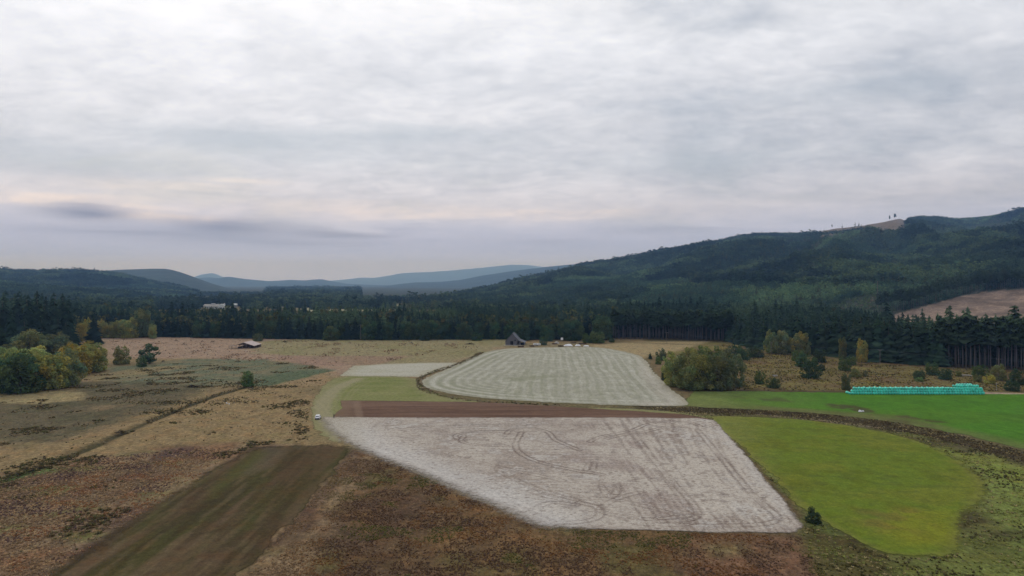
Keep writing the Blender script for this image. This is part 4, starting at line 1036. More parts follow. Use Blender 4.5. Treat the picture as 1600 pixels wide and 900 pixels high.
# ---------------------------------------------------------------- single broadleaf trees and bushes, by where they stand
BROAD = [  # u, foot v, width px, height px, kind, tint, name, label
 (4, 613, 34, 62, "leaf0", LEAF * 1.1, "leafy_tree", "green tree with yellow top at the very left edge of the clump"),
 (33, 613, 54, 66, "leaf1", DARKL * 1.15, "leafy_tree", "dark green rounded tree at the front of the left clump"),
 (62, 609, 40, 58, "leaf2", YELL * .75, "leafy_tree", "yellow tree in the middle of the left clump"),
 (84, 607, 40, 56, "leaf3", OLIVE * 1.05, "leafy_tree", "olive tree with yellow sprays right of the yellow tree in the left clump"),
 (104, 602, 38, 58, "leaf0", DULL * 1.1, "leafy_tree", "olive-grey tree at the right front of the left clump"),
 (14, 592, 44, 52, "leaf2", OLIVE * 1.15, "leafy_tree", "yellow-green treetop behind the dark tree at the left edge"),
 (56, 590, 44, 50, "leaf1", OLIVE * 1.2, "leafy_tree", "yellow-green treetop behind the yellow tree of the left clump"),
 (118, 586, 40, 50, "leaf3", YELL * .62, "leafy_tree", "golden-olive tree behind the front row of the left clump"),
 (143, 581, 40, 46, "leaf2", OLIVE * .95, "leafy_tree", "round olive tree at the right end of the left clump"),
 (130, 574, 36, 42, "leaf0", YELL * .6, "leafy_tree", "golden-topped tree behind the right end of the left clump"),
 (47, 566, 46, 52, "leaf1", DULL * .85, "leafy_tree", "dull green broad tree below the tall firs"),
 (87, 563, 40, 44, "leaf3", DULL * .78, "leafy_tree", "dull green rounded tree right of the broad one below the firs"),
 (8, 570, 30, 34, "leaf0", DULL * .8, "leafy_tree", "low dull tree at the left edge below the firs"),
 (189, 569, 26, 29, "bush0", OLIVE * .75, "round_tree", "round olive tree alone on the rough pasture"),
 (222, 573, 15, 18, "bush1", DARKL * 1.1, "bush", "dark bush at the foot of the open-crowned tree"),
 (233, 568, 28, 31, "open0", DARKL * 1.2, "open_tree", "open-crowned dark tree alone on the rough pasture"),
 (388, 604, 18, 25, "leaf2", LEAF * .85, "small_tree", "small green tree at the end of the long ditch"),
 (403, 533, 15, 12, "bush2", DULL * .7, "bush", "round grey-green bush behind the tumbledown shed"),
 (122, 533, 22, 30, "leaf1", YELL * .6, "leafy_tree", "yellow-olive tree left of the lone pointed fir"),
 (136, 530, 14, 34, "leaf0", YELL * .75, "leafy_tree", "yellow tree close left of the lone pointed fir"),
 (158, 528, 14, 30, "leaf3", YELL * .65, "leafy_tree", "yellow tree close right of the lone pointed fir"),
 (171, 528, 20, 26, "leaf2", OLIVE * 1.0, "leafy_tree", "olive-yellow tree at the left end of the back tree line"),
 (186, 528, 22, 29, "leaf1", OLIVE * .85, "leafy_tree", "olive tree second from the left end of the back tree line"),
 (203, 528, 28, 32, "leaf0", OLIVE * 1.2, "leafy_tree", "wide yellow-green tree in the back tree line"),
 (222, 527, 30, 46, "leaf3", DULL * .85, "leafy_tree", "tall dull olive tree right of the wide yellow-green one"),
 (239, 529, 12, 24, "leaf2", OLIVE * 1.1, "leafy_tree", "small yellowish tree at the start of the dark tree line"),
 (517, 531.5, 26, 23, "leaf1", LEAF * .65, "leafy_tree", "rounded green tree standing out of the dark back tree line"),
 (664, 532, 18, 16, "bush0", DARKL * .9, "bush", "low round bush before the dark tree line, left of the barn"),
 (745, 532, 18, 14, "bush1", DARKL, "bush", "grey-green bush at the wood edge close left of the barn"),
 (849, 539, 12, 13, "bush2", DARKL * 1.1, "bush", "small round bush between the barn and the white trailer"),
 (856, 533, 18, 20, "leaf0", DARKL * 1.1, "leafy_tree", "small dark tree behind the white trailer"),
 (817, 532, 24, 30, "leaf3", DARKL, "leafy_tree", "dark leafy tree rising right behind the barn"),
 (893, 532, 34, 34, "leaf1", DARKL * .95, "leafy_tree", "broad dark tree behind the white scrap heaps"),
 (918, 535.5, 18, 15, "bush0", LEAF * .7, "bush", "left green bush at the end of the farmyard"),
 (934, 536, 26, 20, "bush1", LEAF * .8, "bush", "larger right green bush at the end of the farmyard"),
 (956, 535, 9, 7, "bush2", DARKL, "bush", "tiny dark bush right of the farmyard bushes"),
 (940, 531, 34, 40, "leaf2", DARKL * 1.0, "leafy_tree", "dark leafy tree at the left end of the tall bare trunks"),
 # willows beside the hay field
 (1056, 603, 42, 56, "willow1", OLIVE * .98, "willow", "yellow-olive left tree of the big willow clump"),
 (1086, 608, 62, 70, "willow0", OLIVE * .80, "willow", "large olive tree in the middle of the big willow clump"),
 (1121, 608, 60, 66, "willow1", DULL * .78, "willow", "broad olive-green tree right of the middle of the willow clump"),
 (1142, 604, 40, 56, "willow0", DULL * .82, "willow", "olive tree at the right end of the big willow clump"),
 (1104, 600, 50, 64, "willow0", LEAF * .72, "willow", "green treetop at the back of the big willow clump"),
 (1034, 563, 16, 19, "bush1", DARKL, "bush", "dark bush beside the corner of the hay field"),
 (1028, 569, 10, 12, "bush0", LEAF * .95, "bush", "light green small bush in front of the dark one by the hay field"),
 (1016, 561, 7, 11, "fir2", G_FIR * 1.2, "sapling", "small pointed sapling at the corner of the hay field"),
 (1039, 594, 12, 19, "bush2", DARKL * .9, "bush", "dark bush at the left foot of the willow clump"),
 (1159, 603, 10, 14, "bush0", OLIVE * .8, "bush", "yellowish bush at the right foot of the willow clump"),
 (1148, 559, 26, 21, "bush1", DARKL * .9, "bush", "dark green bush showing over the right end of the willows"),
 (1162, 562, 20, 19, "bush2", DARKL, "bush", "round dark bush right of the willow clump, before the wood"),
 (1181, 558, 26, 18, "bush0", DARKL * .95, "bush", "wide dark bush third from the willow clump, before the wood"),
 (1187, 600, 16, 22, "bush1", LEAF * .65, "bush", "upright green bush alone right of the willow clump"),
 (1208, 606, 21, 17, "bush2", LEAF * .55, "bush", "low dark bush at the edge of the green pasture"),
 (1246, 564, 20, 17, "bush0", LEAF * .8, "bush", "light green bush at the upper left of the shrub cluster"),
 (1257, 573, 30, 22, "bush1", DARKL, "bush", "wide dark bush in the middle of the shrub cluster"),
 (1267, 591, 28, 30, "bush2", DARKL * .8, "bush", "largest dark round bush at the front of the shrub cluster"),
 (1280, 566, 22, 21, "bush0", DARKL * .85, "bush", "dark round bush at the back right of the shrub cluster"),
 (1284, 579, 10, 11, "bush1", DARKL * .8, "bush", "smallest ball-shaped bush right of the shrub cluster"),
 (1320, 579, 18, 21, "bush2", LEAF * .62, "bush", "olive bush left of the bales, nearer the wood"),
 (1331, 570, 15, 14, "bush1", LEAF * .7, "bush", "small green bush behind the olive one, near the wood"),
 (1322, 609, 16, 26, "bush0", DULL * .6, "bush", "dark brown-green bush at the left end of the bales"),
 (1336, 589, 16, 13, "bush0", OLIVE * .7, "bush", "low yellowish bush above the left end of the bales"),
 (1352, 588, 8, 10, "bush1", DULL * .7, "bush", "tiny olive bush on the slope above the bales"),
 (1436, 592, 16, 14, "bush2", DARKL * .9, "bush", "dark bush with light foot above the middle of the bales"),
 (1437, 596, 13, 7, "bush0", LEAF * 1.2, "bush", "low light green bush at the foot of a dark one above the bales"),
 (1457, 586, 20, 21, "bush1", LEAF * .6, "bush", "round green bush on the slope, left of a darker one"),
 (1477, 593, 21, 18, "bush2", DARKL * 1.0, "bush", "dome-shaped dark bush above the right half of the bales"),
 (1498, 588, 10, 9, "bush0", OLIVE * .7, "bush", "small olive bush left of the pale log"),
 (1531, 587, 24, 18, "bush1", LEAF * .62, "bush", "green bush behind the right end of the bales, near the wood"),
 (1527, 596, 13, 12, "bush2", OLIVE * .65, "bush", "small olive bush above the mound of bales"),
 (1560, 594, 25, 26, "bush0", OLIVE * .75, "bush", "tall olive bush behind the yellow one at the right"),
 (1547, 599, 16, 15, "bush1", YELL * .85, "bush", "bright yellow bush right of the mound of bales"),
 (1568, 594, 10, 9, "bush2", DULL * .7, "bush", "small grey-green bush right of the yellow one"),
 (1590, 601, 25, 26, "bush1", DARKL * .75, "bush", "large dark bush at the right edge of the picture"),
 (1582, 611, 21, 17, "bush2", DARKL * .8, "bush", "low dark bush in front of the large one at the right edge"),
 (1204, 552, 18, 37, "leaf0", OLIVE * .85, "leafy_tree", "yellow-olive tree before the dark wood, left of three"),
 (1222, 553, 25, 38, "leaf1", DULL * 1.0, "leafy_tree", "pale olive tree before the dark wood, middle of three"),
 (1251, 555, 26, 38, "leaf3", OLIVE * .9, "leafy_tree", "yellow-green tree before the dark wood, right of three"),
 (1316, 561, 12, 36, "leaf2", OLIVE * .6, "leafy_tree", "slim olive tree against the dark wood"),
 (1347, 566, 16, 38, "leaf0", YELL * .8, "leafy_tree", "slim golden tree against the dark wood"),
 (1480, 572, 16, 22, "leaf1", DULL * .6, "leafy_tree", "small grey-green tree under the tall conifers at the right"),
 (1273, 817, 24, 17, "bush0", DARKL * .75, "bush", "dark low bush between the white field and the oval meadow"),
 (1268, 803, 11, 12, "bush1", DARKL * .7, "bush", "small upright bush just behind the low one by the oval meadow"),
]
KW = {"leaf": .80, "bush": .98, "open": .8, "will": .95, "fir2": .36}
for u, v, w, h, key, tint, nm, lab in BROAD:
    X, Y = at(u, v)
    H = h * Y / FPX; W = w * Y / FPX
    if v > 560 and u < 165: W *= 1.18
    tree(nm, key, X, Y, 0, H, W / H / KW[key[:4]], jit(tint, .05), lab, "bush" if nm == "bush" else "tree")

# ---------------------------------------------------------------- the rest of the woods, beyond what one can count
def scatter_gn(name, pts, sc, rot, idx, tint, sources, trunks, label, cat):
    me = bpy.data.meshes.new(name)
    n = len(pts)
    me.vertices.add(n); me.vertices.foreach_set("co", np.asarray(pts, np.float32).ravel())
    def put(an, typ, dat, f):
        a = me.attributes.new(an, typ, 'POINT'); a.data.foreach_set(f, np.ascontiguousarray(dat).ravel())
    put("size", 'FLOAT_VECTOR', sc.astype(np.float32), "vector")
    r3 = np.zeros((n, 3), np.float32); r3[:, 2] = rot
    put("turn", 'FLOAT_VECTOR', r3, "vector")
    put("which", 'INT', idx.astype(np.int32), "value")
    put("tint", 'FLOAT_COLOR', np.column_stack([tint, np.ones(n)]).astype(np.float32), "color")
    o = link(name, me)
    ng = bpy.data.node_groups.new(name, 'GeometryNodeTree')
    ng.interface.new_socket("Geometry", in_out='INPUT', socket_type='NodeSocketGeometry')
    ng.interface.new_socket("Geometry", in_out='OUTPUT', socket_type='NodeSocketGeometry')
    gi = ng.nodes.new("NodeGroupInput"); go = ng.nodes.new("NodeGroupOutput")
    def attr(nm, typ):
        a = ng.nodes.new("GeometryNodeInputNamedAttribute"); a.data_type = typ; a.inputs[0].default_value = nm
        return [s for s in a.outputs if s.enabled and s.name == "Attribute"][0]
    def inst(objs):
        jn = ng.nodes.new("GeometryNodeJoinGeometry")
        for ob in objs:
            oi = ng.nodes.new("GeometryNodeObjectInfo"); oi.inputs["Object"].default_value = ob; oi.inputs["As Instance"].default_value = True
            ng.links.new(oi.outputs["Geometry"], jn.inputs[0])
        ip = ng.nodes.new("GeometryNodeInstanceOnPoints")
        ng.links.new(gi.outputs[0], ip.inputs["Points"]); ng.links.new(jn.outputs[0], ip.inputs["Instance"])
        ip.inputs["Pick Instance"].default_value = True
        ng.links.new(attr("which", 'INT'), ip.inputs["Instance Index"])
        ng.links.new(attr("turn", 'FLOAT_VECTOR'), ip.inputs["Rotation"])
        ng.links.new(attr("size", 'FLOAT_VECTOR'), ip.inputs["Scale"])
        return ip.outputs[0]
    out = inst(sources)
    if trunks:
        jn = ng.nodes.new("GeometryNodeJoinGeometry")
        ng.links.new(out, jn.inputs[0]); ng.links.new(inst(trunks), jn.inputs[0]); out = jn.outputs[0]
    ng.links.new(out, go.inputs[0])
    md = o.modifiers.new("scatter", 'NODES'); md.node_group = ng
    return tag(o, label, cat, kind="stuff")

def jgrid(x0, x1, y0, y1, s, seed):
    rs = np.random.RandomState(seed)
    X, Y = np.meshgrid(np.arange(x0, x1, s), np.arange(y0, y1, s))
    X = X.ravel() + rs.uniform(-.48, .48, X.size) * s; Y = Y.ravel() + rs.uniform(-.48, .48, Y.size) * s
    return X, Y

def crowns(prefix):
    """crown and trunk objects already standing in the scene that use this kind's meshes"""
    cs, ts = [], []
    i = 0
    while f"{prefix}{i}" in KIND:
        cm, tm = KIND[f"{prefix}{i}"]
        c = next((o for o in COL.objects if o.data == cm), None); t = next((o for o in COL.objects if o.data == tm), None)
        if c and t: cs.append(c); ts.append(t)
        i += 1
    return cs, ts
FARC = [KIND[f"src_far{i}"] for i in range(3)] + [KIND[f"src_round{i}"] for i in range(2)]
FIRC, FIRT = crowns("fir"); PINC, PINT = crowns("pine")

def stand_tint(X, Y, seed=0):
    f = fbm(X / 160, Y / 160, 500 + seed, 4); g = fbm(X / 60, Y / 60, 520 + seed, 3)
    t = np.array((.036, .060, .043))[None] * np.ones((len(X), 1))
    t = t + (np.array((.078, .116, .062)) - t) * sm(f, .44, .62)[:, None]
    t = t + (np.array((.021, .037, .031)) - t) * sm(g, .5, .66)[:, None] * .85
    r = np.random.RandomState(seed + 1)
    return t * r.uniform(.75, 1.25, len(X))[:, None]

# (1) wood behind the counted edge trees
X, Y = jgrid(-900, 900, 430, 960, 5.2, 601)
u = U(X, Y)
ok = (u > -160) & (u < 1760) & (Y > edgeY(u) + 9)
ok &= ~((u > 240) & (u < 690) & (Y > 880)) & ~((u < 160) & (Y < 640) & (u > -200) & (Y < edgeY(u) + 25))
ok &= near_right(X, Y)[1] < 0
ok &= ~((u > 1250) & (Y > np.interp(u, [1250, 1395, 1480, 1800], [960, 590, 560, 545])))
X, Y, u = X[ok], Y[ok], u[ok]
n = len(X); rs = np.random.RandomState(602)
tall = ((u > 955) & (u < 1150) & (Y < edgeY(u) + 26)) | ((u > 1460) & (Y < edgeY(u) + 22))
def heights(u):
    return np.interp(u, [-200, 0, 130, 200, 300, 600, 800, 930, 980, 1140, 1250, 1400, 1600, 1800], [34, 34, 28, 24, 24.5, 24.5, 24.5, 25, 28, 28, 28, 28, 29, 29])
hh = heights(u) * rs.uniform(.62, 1.14, n) * (1 + .25 * (rs.rand(n) > .96))
leafy = (rs.rand(n) < .6) & (fbm(X / 50, Y / 50, 610, 3) > .49) & (u < 960) | ((rs.rand(n) < .06) & ~tall)
base = stand_tint(X, Y, 3) * 1.15
lt = np.array((.060, .078, .036))[None] * rs.uniform(.7, 1.5, n)[:, None] * np.column_stack([rs.uniform(.9, 1.35, n), np.ones(n), np.ones(n)])
a = ~tall & ~leafy
scatter_gn("conifer_wood", np.column_stack([X, Y, 0 * X])[a], np.column_stack([hh * rs.uniform(1.0, 1.5, n)] * 2 + [hh])[a], rs.uniform(0, 6.28, n)[a], rs.randint(0, len(FIRC), n)[a], base[a], FIRC, None, "dense dark conifer wood behind the meadow", "wood")
scatter_gn("tall_conifer_wood", np.column_stack([X, Y, 0 * X])[tall], np.column_stack([hh * rs.uniform(.9, 1.2, n)] * 2 + [hh])[tall], rs.uniform(0, 6.28, n)[tall], rs.randint(0, len(PINC), n)[tall], base[tall], PINC, PINT, "tall bare-trunked conifers deeper in the wood", "wood")
scatter_gn("leafy_wood", np.column_stack([X, Y, 0 * X])[leafy], np.column_stack([hh * rs.uniform(.75, 1.05, n) * .95] * 2 + [hh * .82])[leafy], rs.uniform(0, 6.28, n)[leafy], rs.randint(0, 2, n)[leafy], lt[leafy], FARC[3:], None, "leafy trees mixed into the wood behind the meadow", "wood")

# (2) valley woods beyond, up to the foot of the hills
pts = []
for (y0, y1, s, sd) in ((900, 1500, 8.0, 621), (1500, 2600, 10.5, 622), (2600, 4600, 15, 623), (4600, 7000, 24, 624)):
    X, Y = jgrid(-y1 * .88, y1 * .9, y0, y1, s, sd)
    u = U(X, Y)
    ok = (u > -180) & (u < 1780)
    ok &= ~((u > 240) & (u < 700) & (Y < 1440))
    v = HOR + FPX * CAM_H / Y
    ok &= ~((u > 240) & (u < 500) & (Y < 1560) & (rs.rand(len(X)) < .55))
    ok &= ~((u > 312) & (u < 380) & (Y < 1640))
    ok &= ~((sdf(u, v, [(380, 481), (480, 477.5), (505, 475.4), (672, 475.4), (676, 481.5), (380, 490)]) > 0) & ((rs.rand(len(X)) < .82) | (u > 612)))
    ok &= ~(sdf(u, v, [(608, 468.3), (642, 468.3), (642, 471), (608, 471)]) > 0)
    X, Y = X[ok], Y[ok]
    ok = (near_right(X, Y)[1] < 0) & (left_hill(X, Y)[1] < 0) & (left_spur(X, Y)[1] < 0) | (U(X, Y) > 418) & (U(X, Y) < 562)
    g = fbm(X / 220, Y / 300, 640, 3)
    ok &= ~((g < .36) & (Y > 1800))
    pts.append(np.column_stack([X[ok], Y[ok], 0 * X[ok], np.full(ok.sum(), s)]))
Pv = np.concatenate(pts); n = len(Pv); rs = np.random.RandomState(630)
hv = 19 * rs.uniform(.65, 1.2, n) * (1 + .5 * (rs.rand(n) > .97)) * np.interp(Pv[:, 3], [8, 24], [.95, 1.15])
wv = hv * rs.uniform(1.1, 1.6, n) * np.interp(Pv[:, 3], [8, 24], [1, 1.7])
lf = (fbm(Pv[:, 0] / 120, Pv[:, 1] / 160, 650, 3) > .53) & (rs.rand(n) < .7)
tv = stand_tint(Pv[:, 0], Pv[:, 1], 7)
tv[lf] = np.array((.095, .105, .045))[None] * rs.uniform(.6, 1.5, lf.sum())[:, None]
wv[lf] *= .8; hv[lf] *= .8
scatter_gn("valley_woods", Pv[:, :3], np.column_stack([wv, wv, hv]), rs.uniform(0, 6.28, n), np.where(lf, rs.randint(3, 5, n), rs.randint(0, 3, n)), tv, FARC, None, "woods spreading over the far valley floor", "woods")

# (3) forest on the hills
def hill_forest(name, fn, boxes, seed, label, right):
    ps = []
    for (x0, x1, y0, y1, s) in boxes:
        X, Y = jgrid(x0, x1, y0, y1, s, seed + int(y0))
        u = U(X, Y)
        ok = (u > -180) & (u < 1780) & ((u > 563) if right else (u < 417))
        X, Y = X[ok], Y[ok]
        z, t = fn(X, Y)
        ok = (t > 0.0) & (t < 1.03) & (z > -1)
        X, Y, z = X[ok], Y[ok], z[ok]
        if right:
            a, b = clear_mask(X, Y, z, 2.5)
            ok = ~(a | b)
            X, Y, z = X[ok], Y[ok], z[ok]
        ps.append(np.column_stack([X, Y, z, np.full(len(X), s)]))
    P = np.concatenate(ps); n = len(P); r = np.random.RandomState(seed)
    u = U(P[:, 0], P[:, 1]); v = proj_v(P[:, 1], P[:, 2])
    f = fbm(P[:, 0] / 300, P[:, 1] / 300, seed + 3, 3)
    h = TREE * (.58 + .55 * f) * r.uniform(.6, 1.2, n) * (1 + .35 * (r.rand(n) > .985))
    t = stand_tint(P[:, 0], P[:, 1], seed) * np.array((1.25, 1.3, 1.3))
    # plantation blocks of different age, with sharp edges between them
    wx = P[:, 0] + (fbm(P[:, 0] / 90, P[:, 1] / 90, seed + 21, 3) - .5) * 90; wy = P[:, 1] + (fbm(P[:, 0] / 90, P[:, 1] / 90, seed + 22, 3) - .5) * 90
    blk = fbm(wx / 330, wy / 520, seed + 20, 2); b2 = fbm(wx / 240, wy / 400, seed + 24, 2)
    young = blk > .56; old = b2 > .58
    h = np.where(young, h * .58, h); h = np.where(old & ~young, h * 1.3, h)
    t = np.where(young[:, None], t * np.array((1.35, 1.4, 1.3)), t); t = np.where((old & ~young)[:, None], t * .74, t)
    lf = (fbm(P[:, 0] / 90, P[:, 1] / 90, seed + 6, 3) > .62) & (r.rand(n) < .5)
    t[lf] = np.array((.075, .088, .04))[None] * r.uniform(.7, 1.3, lf.sum())[:, None]
    if right:
        rg = (sdf(u, v, REGROW) > 0) & (P[:, 1] < 1600)
        h[rg] *= .5; t[rg] = np.array((.105, .155, .085))[None] * r.uniform(.75, 1.25, rg.sum())[:, None]
        lg = (sdf(u, v, [(1505, 356), (1540, 350), (1620, 343), (1700, 340), (1700, 362), (1560, 362)]) > 0) & (P[:, 1] > 2400)
        h[lg] *= .55; t[lg] = np.array((.10, .145, .08))[None] * r.uniform(.8, 1.2, lg.sum())[:, None]
    w = h * r.uniform(1.05, 1.5, n) * np.interp(P[:, 3], [8, 16], [1.05, 1.7])
    return scatter_gn(name, P[:, :3] - np.array((0, 0, .4)), np.column_stack([w, w, h]), r.uniform(0, 6.28, n), np.where(lf, r.randint(3, 5, n), r.randint(0, 3, n)), t, FARC, None, label, "forest")
hill_forest("hillside_forest", near_right, [(-300, 1700, 740, 1800, 8.0), (-600, 2500, 1800, 3000, 10.0), (-700, 4200, 3000, 4760, 13.0)], 701, "conifer forest covering the long right hill", True)
hill_forest("hillside_forest", left_hill, [(-4000, -900, 2200, 4250, 13.0)], 801, "conifer forest covering the low left hill", False)
hill_forest("spur_forest", left_spur, [(-2600, -500, 1300, 2750, 10.0)], 851, "conifer forest covering the spur in front of the left hill", False)

# ================================================================== tussocks, rushes and clods: uncountable low growth
M_TUFT, _nt = new_mat("tufts")
_c = nd(_nt, "ShaderNodeVertexColor", layer_name="col").outputs[0]
_b = nd(_nt, "ShaderNodeBsdfDiffuse", {0: _c}); _t = nd(_nt, "ShaderNodeBsdfTranslucent", {0: _c})
_m = nd(_nt, "ShaderNodeMixShader", {0: .25, 1: _b.outputs[0], 2: _t.outputs[0]}); _o = nd(_nt, "ShaderNodeOutputMaterial")
_nt.links.new(_m.outputs[0], _o.inputs[0])

def tufts(name, X, Y, rad, hgt, C, label, seed, blades=6, cat="grass"):
    rs = np.random.RandomState(seed); n = len(X)
    V = np.empty((n, blades, 3, 3), np.float32)
    a = rs.uniform(0, 6.28, (n, 1)) + np.arange(blades)[None] * 2 * math.pi / blades + rs.uniform(-.4, .4, (n, blades))
    r = rad[:, None] * rs.uniform(.6, 1.2, (n, blades)); h = hgt[:, None] * rs.uniform(.6, 1.15, (n, blades))
    wd = rad[:, None] * rs.uniform(.35, .6, (n, blades))
    ca, sa = np.cos(a), np.sin(a)
    x0, y0 = X[:, None], Y[:, None]
    V[:, :, 0] = np.stack([x0 - sa * wd + ca * r * .15, y0 + ca * wd + sa * r * .15, np.zeros_like(ca) - .05], -1)
    V[:, :, 1] = np.stack([x0 + sa * wd + ca * r * .15, y0 - ca * wd + sa * r * .15, np.zeros_like(ca) - .05], -1)
    V[:, :, 2] = np.stack([x0 + ca * r, y0 + sa * r, h], -1)
    F = np.arange(n * blades * 3).reshape(-1, 3)
    g = rs.uniform(.75, 1.25, (n, blades, 1, 1)) * np.minimum(C * 1.5, .7)[:, None, None, :] * np.ones((1, 1, 3, 1))
    me = mesh_np(name, V.reshape(-1, 3), F, [M_TUFT], {"col": ('POINT', 'FLOAT_COLOR', g.reshape(-1, 3))})
    return tag(link(name, me), label, cat, kind="stuff")

def outside_fields(X, Y, polys, pad=1.0):
    ok = np.ones(len(X), bool)
    for p in polys: ok &= sdf(X, Y, p) < -pad
    return ok
ALLF = [P_LIME, P_PLOUGH, P_GRASS, P_PALE, P_SILVER, P_GREEN, P_OVAL, P_MOWN]

def lateral(poly_px, n, seed):
    """random points, evenly spread over the ground inside an outline"""
    P = atv(poly_px); rs = np.random.RandomState(seed)
    x0, y0 = P.min(0); x1, y1 = P.max(0)
    X = rs.uniform(x0, x1, n); Y = rs.uniform(y0, y1, n)
    k = sdf(X, Y, P) > 0
    return X[k], Y[k], np.random.RandomState(seed + 1)

# rush clumps in drifts over the left pasture
X, Y, rs = lateral([(-60, 590), (160, 585), (250, 570), (400, 560), (520, 575), (505, 610), (487, 640), (480, 694), (400, 696), (330, 728), (200, 800), (60, 905), (-60, 905)], 160000, 901)
cl = fbm(X / 11, Y / 12, 905, 4); dd = dline(X, Y, DITCH); fz = fbm(X / 45, Y / 30, 907, 3)
keep = ((cl + (fz - .5) * .6) > .585) & (rs.rand(len(X)) < .12 + 1.6 * np.clip(cl - .5, 0, .25)) | ((dd < 2.4) & (rs.rand(len(X)) < .30) & (fz > .45)) | (rs.rand(len(X)) < .008)
keep &= outside_fields(X, Y, [P_MOWN, P_GRASS])
X, Y, cl = X[keep], Y[keep], cl[keep]; n = len(X)
c = np.where((rs.rand(n) < .6)[:, None], D(72, 62, 44)[None], D(72, 71, 44)[None]) * rs.uniform(.6, 1.15, n)[:, None]
c = np.where((rs.rand(n) < .12)[:, None], D(112, 96, 68)[None], c)
tufts("rush_clumps", X, Y, rs.uniform(.3, .8, n) * (.6 + .8 * sm(cl, .5, .75)), rs.uniform(.18, .55, n), c, "dark rush clumps scattered over the rough left pasture", 911, cat="rushes")
# bracken and dead grass on the left foreground
X, Y, rs = lateral([(-60, 780), (120, 716), (330, 697), (398, 698), (270, 776), (90, 893), (60, 935), (-60, 935)], 34000, 921)
keep = outside_fields(X, Y, [P_MOWN], .3) & (sdf(X, Y, atv([(-260, 800), (100, 722), (310, 700), (400, 697), (340, 735), (180, 832), (60, 935), (-260, 960)])) + fbm(X / 10, Y / 10, 929, 3) * 22 - 11 > rs.uniform(-4, 14, len(X))) & (rs.rand(len(X)) < .6); X, Y = X[keep], Y[keep]; n = len(X)
f = fbm(X / 7, Y / 9, 923, 4); g = fbm(X / 14, Y / 10, 927, 3)
c = np.where((f > .55)[:, None], D(108, 78, 54)[None], D(100, 83, 64)[None]); c = np.where((g > .58)[:, None], D(76, 60, 54)[None], c); c = np.where((rs.rand(n) < .25)[:, None], D(134, 112, 84)[None], c)
tufts("bracken", X, Y, rs.uniform(.18, .42, n), rs.uniform(.12, .36, n), c * rs.uniform(.9, 1.4, n)[:, None], "orange-brown bracken and dead grass in the left foreground", 931, cat="bracken")
# weeds on the brown foreground
X, Y, rs = lateral([(548, 704), (590, 714), (700, 762), (845, 826), (1250, 838), (1320, 940), (330, 940), (385, 900), (470, 798)], 62000, 941)
keep = outside_fields(X, Y, [P_LIME, P_MOWN], 1.0) & (fbm(X / 5, Y / 7, 942, 3) + .25 * (rs.rand(len(X)) - .5) > .42); X, Y = X[keep], Y[keep]; n = len(X)
f = fbm(X / 9, Y / 9, 943, 4); g = fbm(X / 16, Y / 14, 947, 3)
lf_ = sm(-(U(X, Y) - (560 - (HOR + FPX * CAM_H / Y - 700) * .55)), -60, 20)
c = np.where((f > .54)[:, None], D(100, 72, 46)[None], D(80, 62, 48)[None]); c = np.where((g > .6)[:, None], D(78, 76, 42)[None], c)
c = c * (1 - .6 * lf_[:, None]) + D(124, 104, 78)[None] * .6 * lf_[:, None]
tufts("weeds", X, Y, rs.uniform(.14, .36, n), rs.uniform(.08, .26, n), c * rs.uniform(.65, 1.2, n)[:, None], "brown weeds and stubble covering the front field", 951, cat="weeds")
# rough growth round the oval meadow, the creek and the hedge ditch
X, Y, rs = lateral([(1000, 636), (1120, 637), (1300, 647), (1400, 660), (1500, 680), (1660, 720), (1660, 940), (1300, 940), (1254, 838), (1258, 800), (1150, 700), (1110, 657)], 60000, 961)
dc = dline(X, Y, CREEK); f = fbm(X / 10, Y / 6, 963, 4); g = fbm(X / 20, Y / 12, 967, 3)
keep = outside_fields(X, Y, [P_OVAL, P_LIME, P_GREEN], .5) & ((rs.rand(len(X)) < .12 + .35 * (f > .52)) | (dc < 8) & (rs.rand(len(X)) < .32))
X, Y, f, g, dc = X[keep], Y[keep], f[keep], g[keep], dc[keep]; n = len(X)
c = np.where((g > .5)[:, None], D(64, 60, 36)[None], D(98, 100, 54)[None]); c = np.where((dc < 7)[:, None], D(70, 60, 42)[None], c); c = np.where((rs.rand(n) < .12)[:, None], D(128, 116, 82)[None], c)
tufts("rough_grass", X, Y, rs.uniform(.2, .5, n), rs.uniform(.14, .42, n), c * rs.uniform(.7, 1.2, n)[:, None], "rough dark grass between the oval meadow and the creek", 971)
X, Y, rs = lateral([(640, 545), (770, 545), (735, 570), (670, 595), (690, 612), (900, 628), (900, 640), (740, 634), (640, 612)], 60000, 981)
dh = dline(X, Y, HEDGE); k = (dh < 3.4 * (fbm(X / 9, Y / 9, 983, 3))) & (rs.rand(len(X)) < .34)
X, Y = X[k], Y[k]; n = len(X)
c = np.where((rs.rand(n) < .6)[:, None], D(98, 84, 64)[None], D(86, 86, 56)[None])
tufts("hedge_growth", X, Y, rs.uniform(.4, .8, n), rs.uniform(.25, .7, n), c * rs.uniform(.6, 1.15, n)[:, None], "brown hedge growth along the ditch round the hay field", 985, cat="hedge")
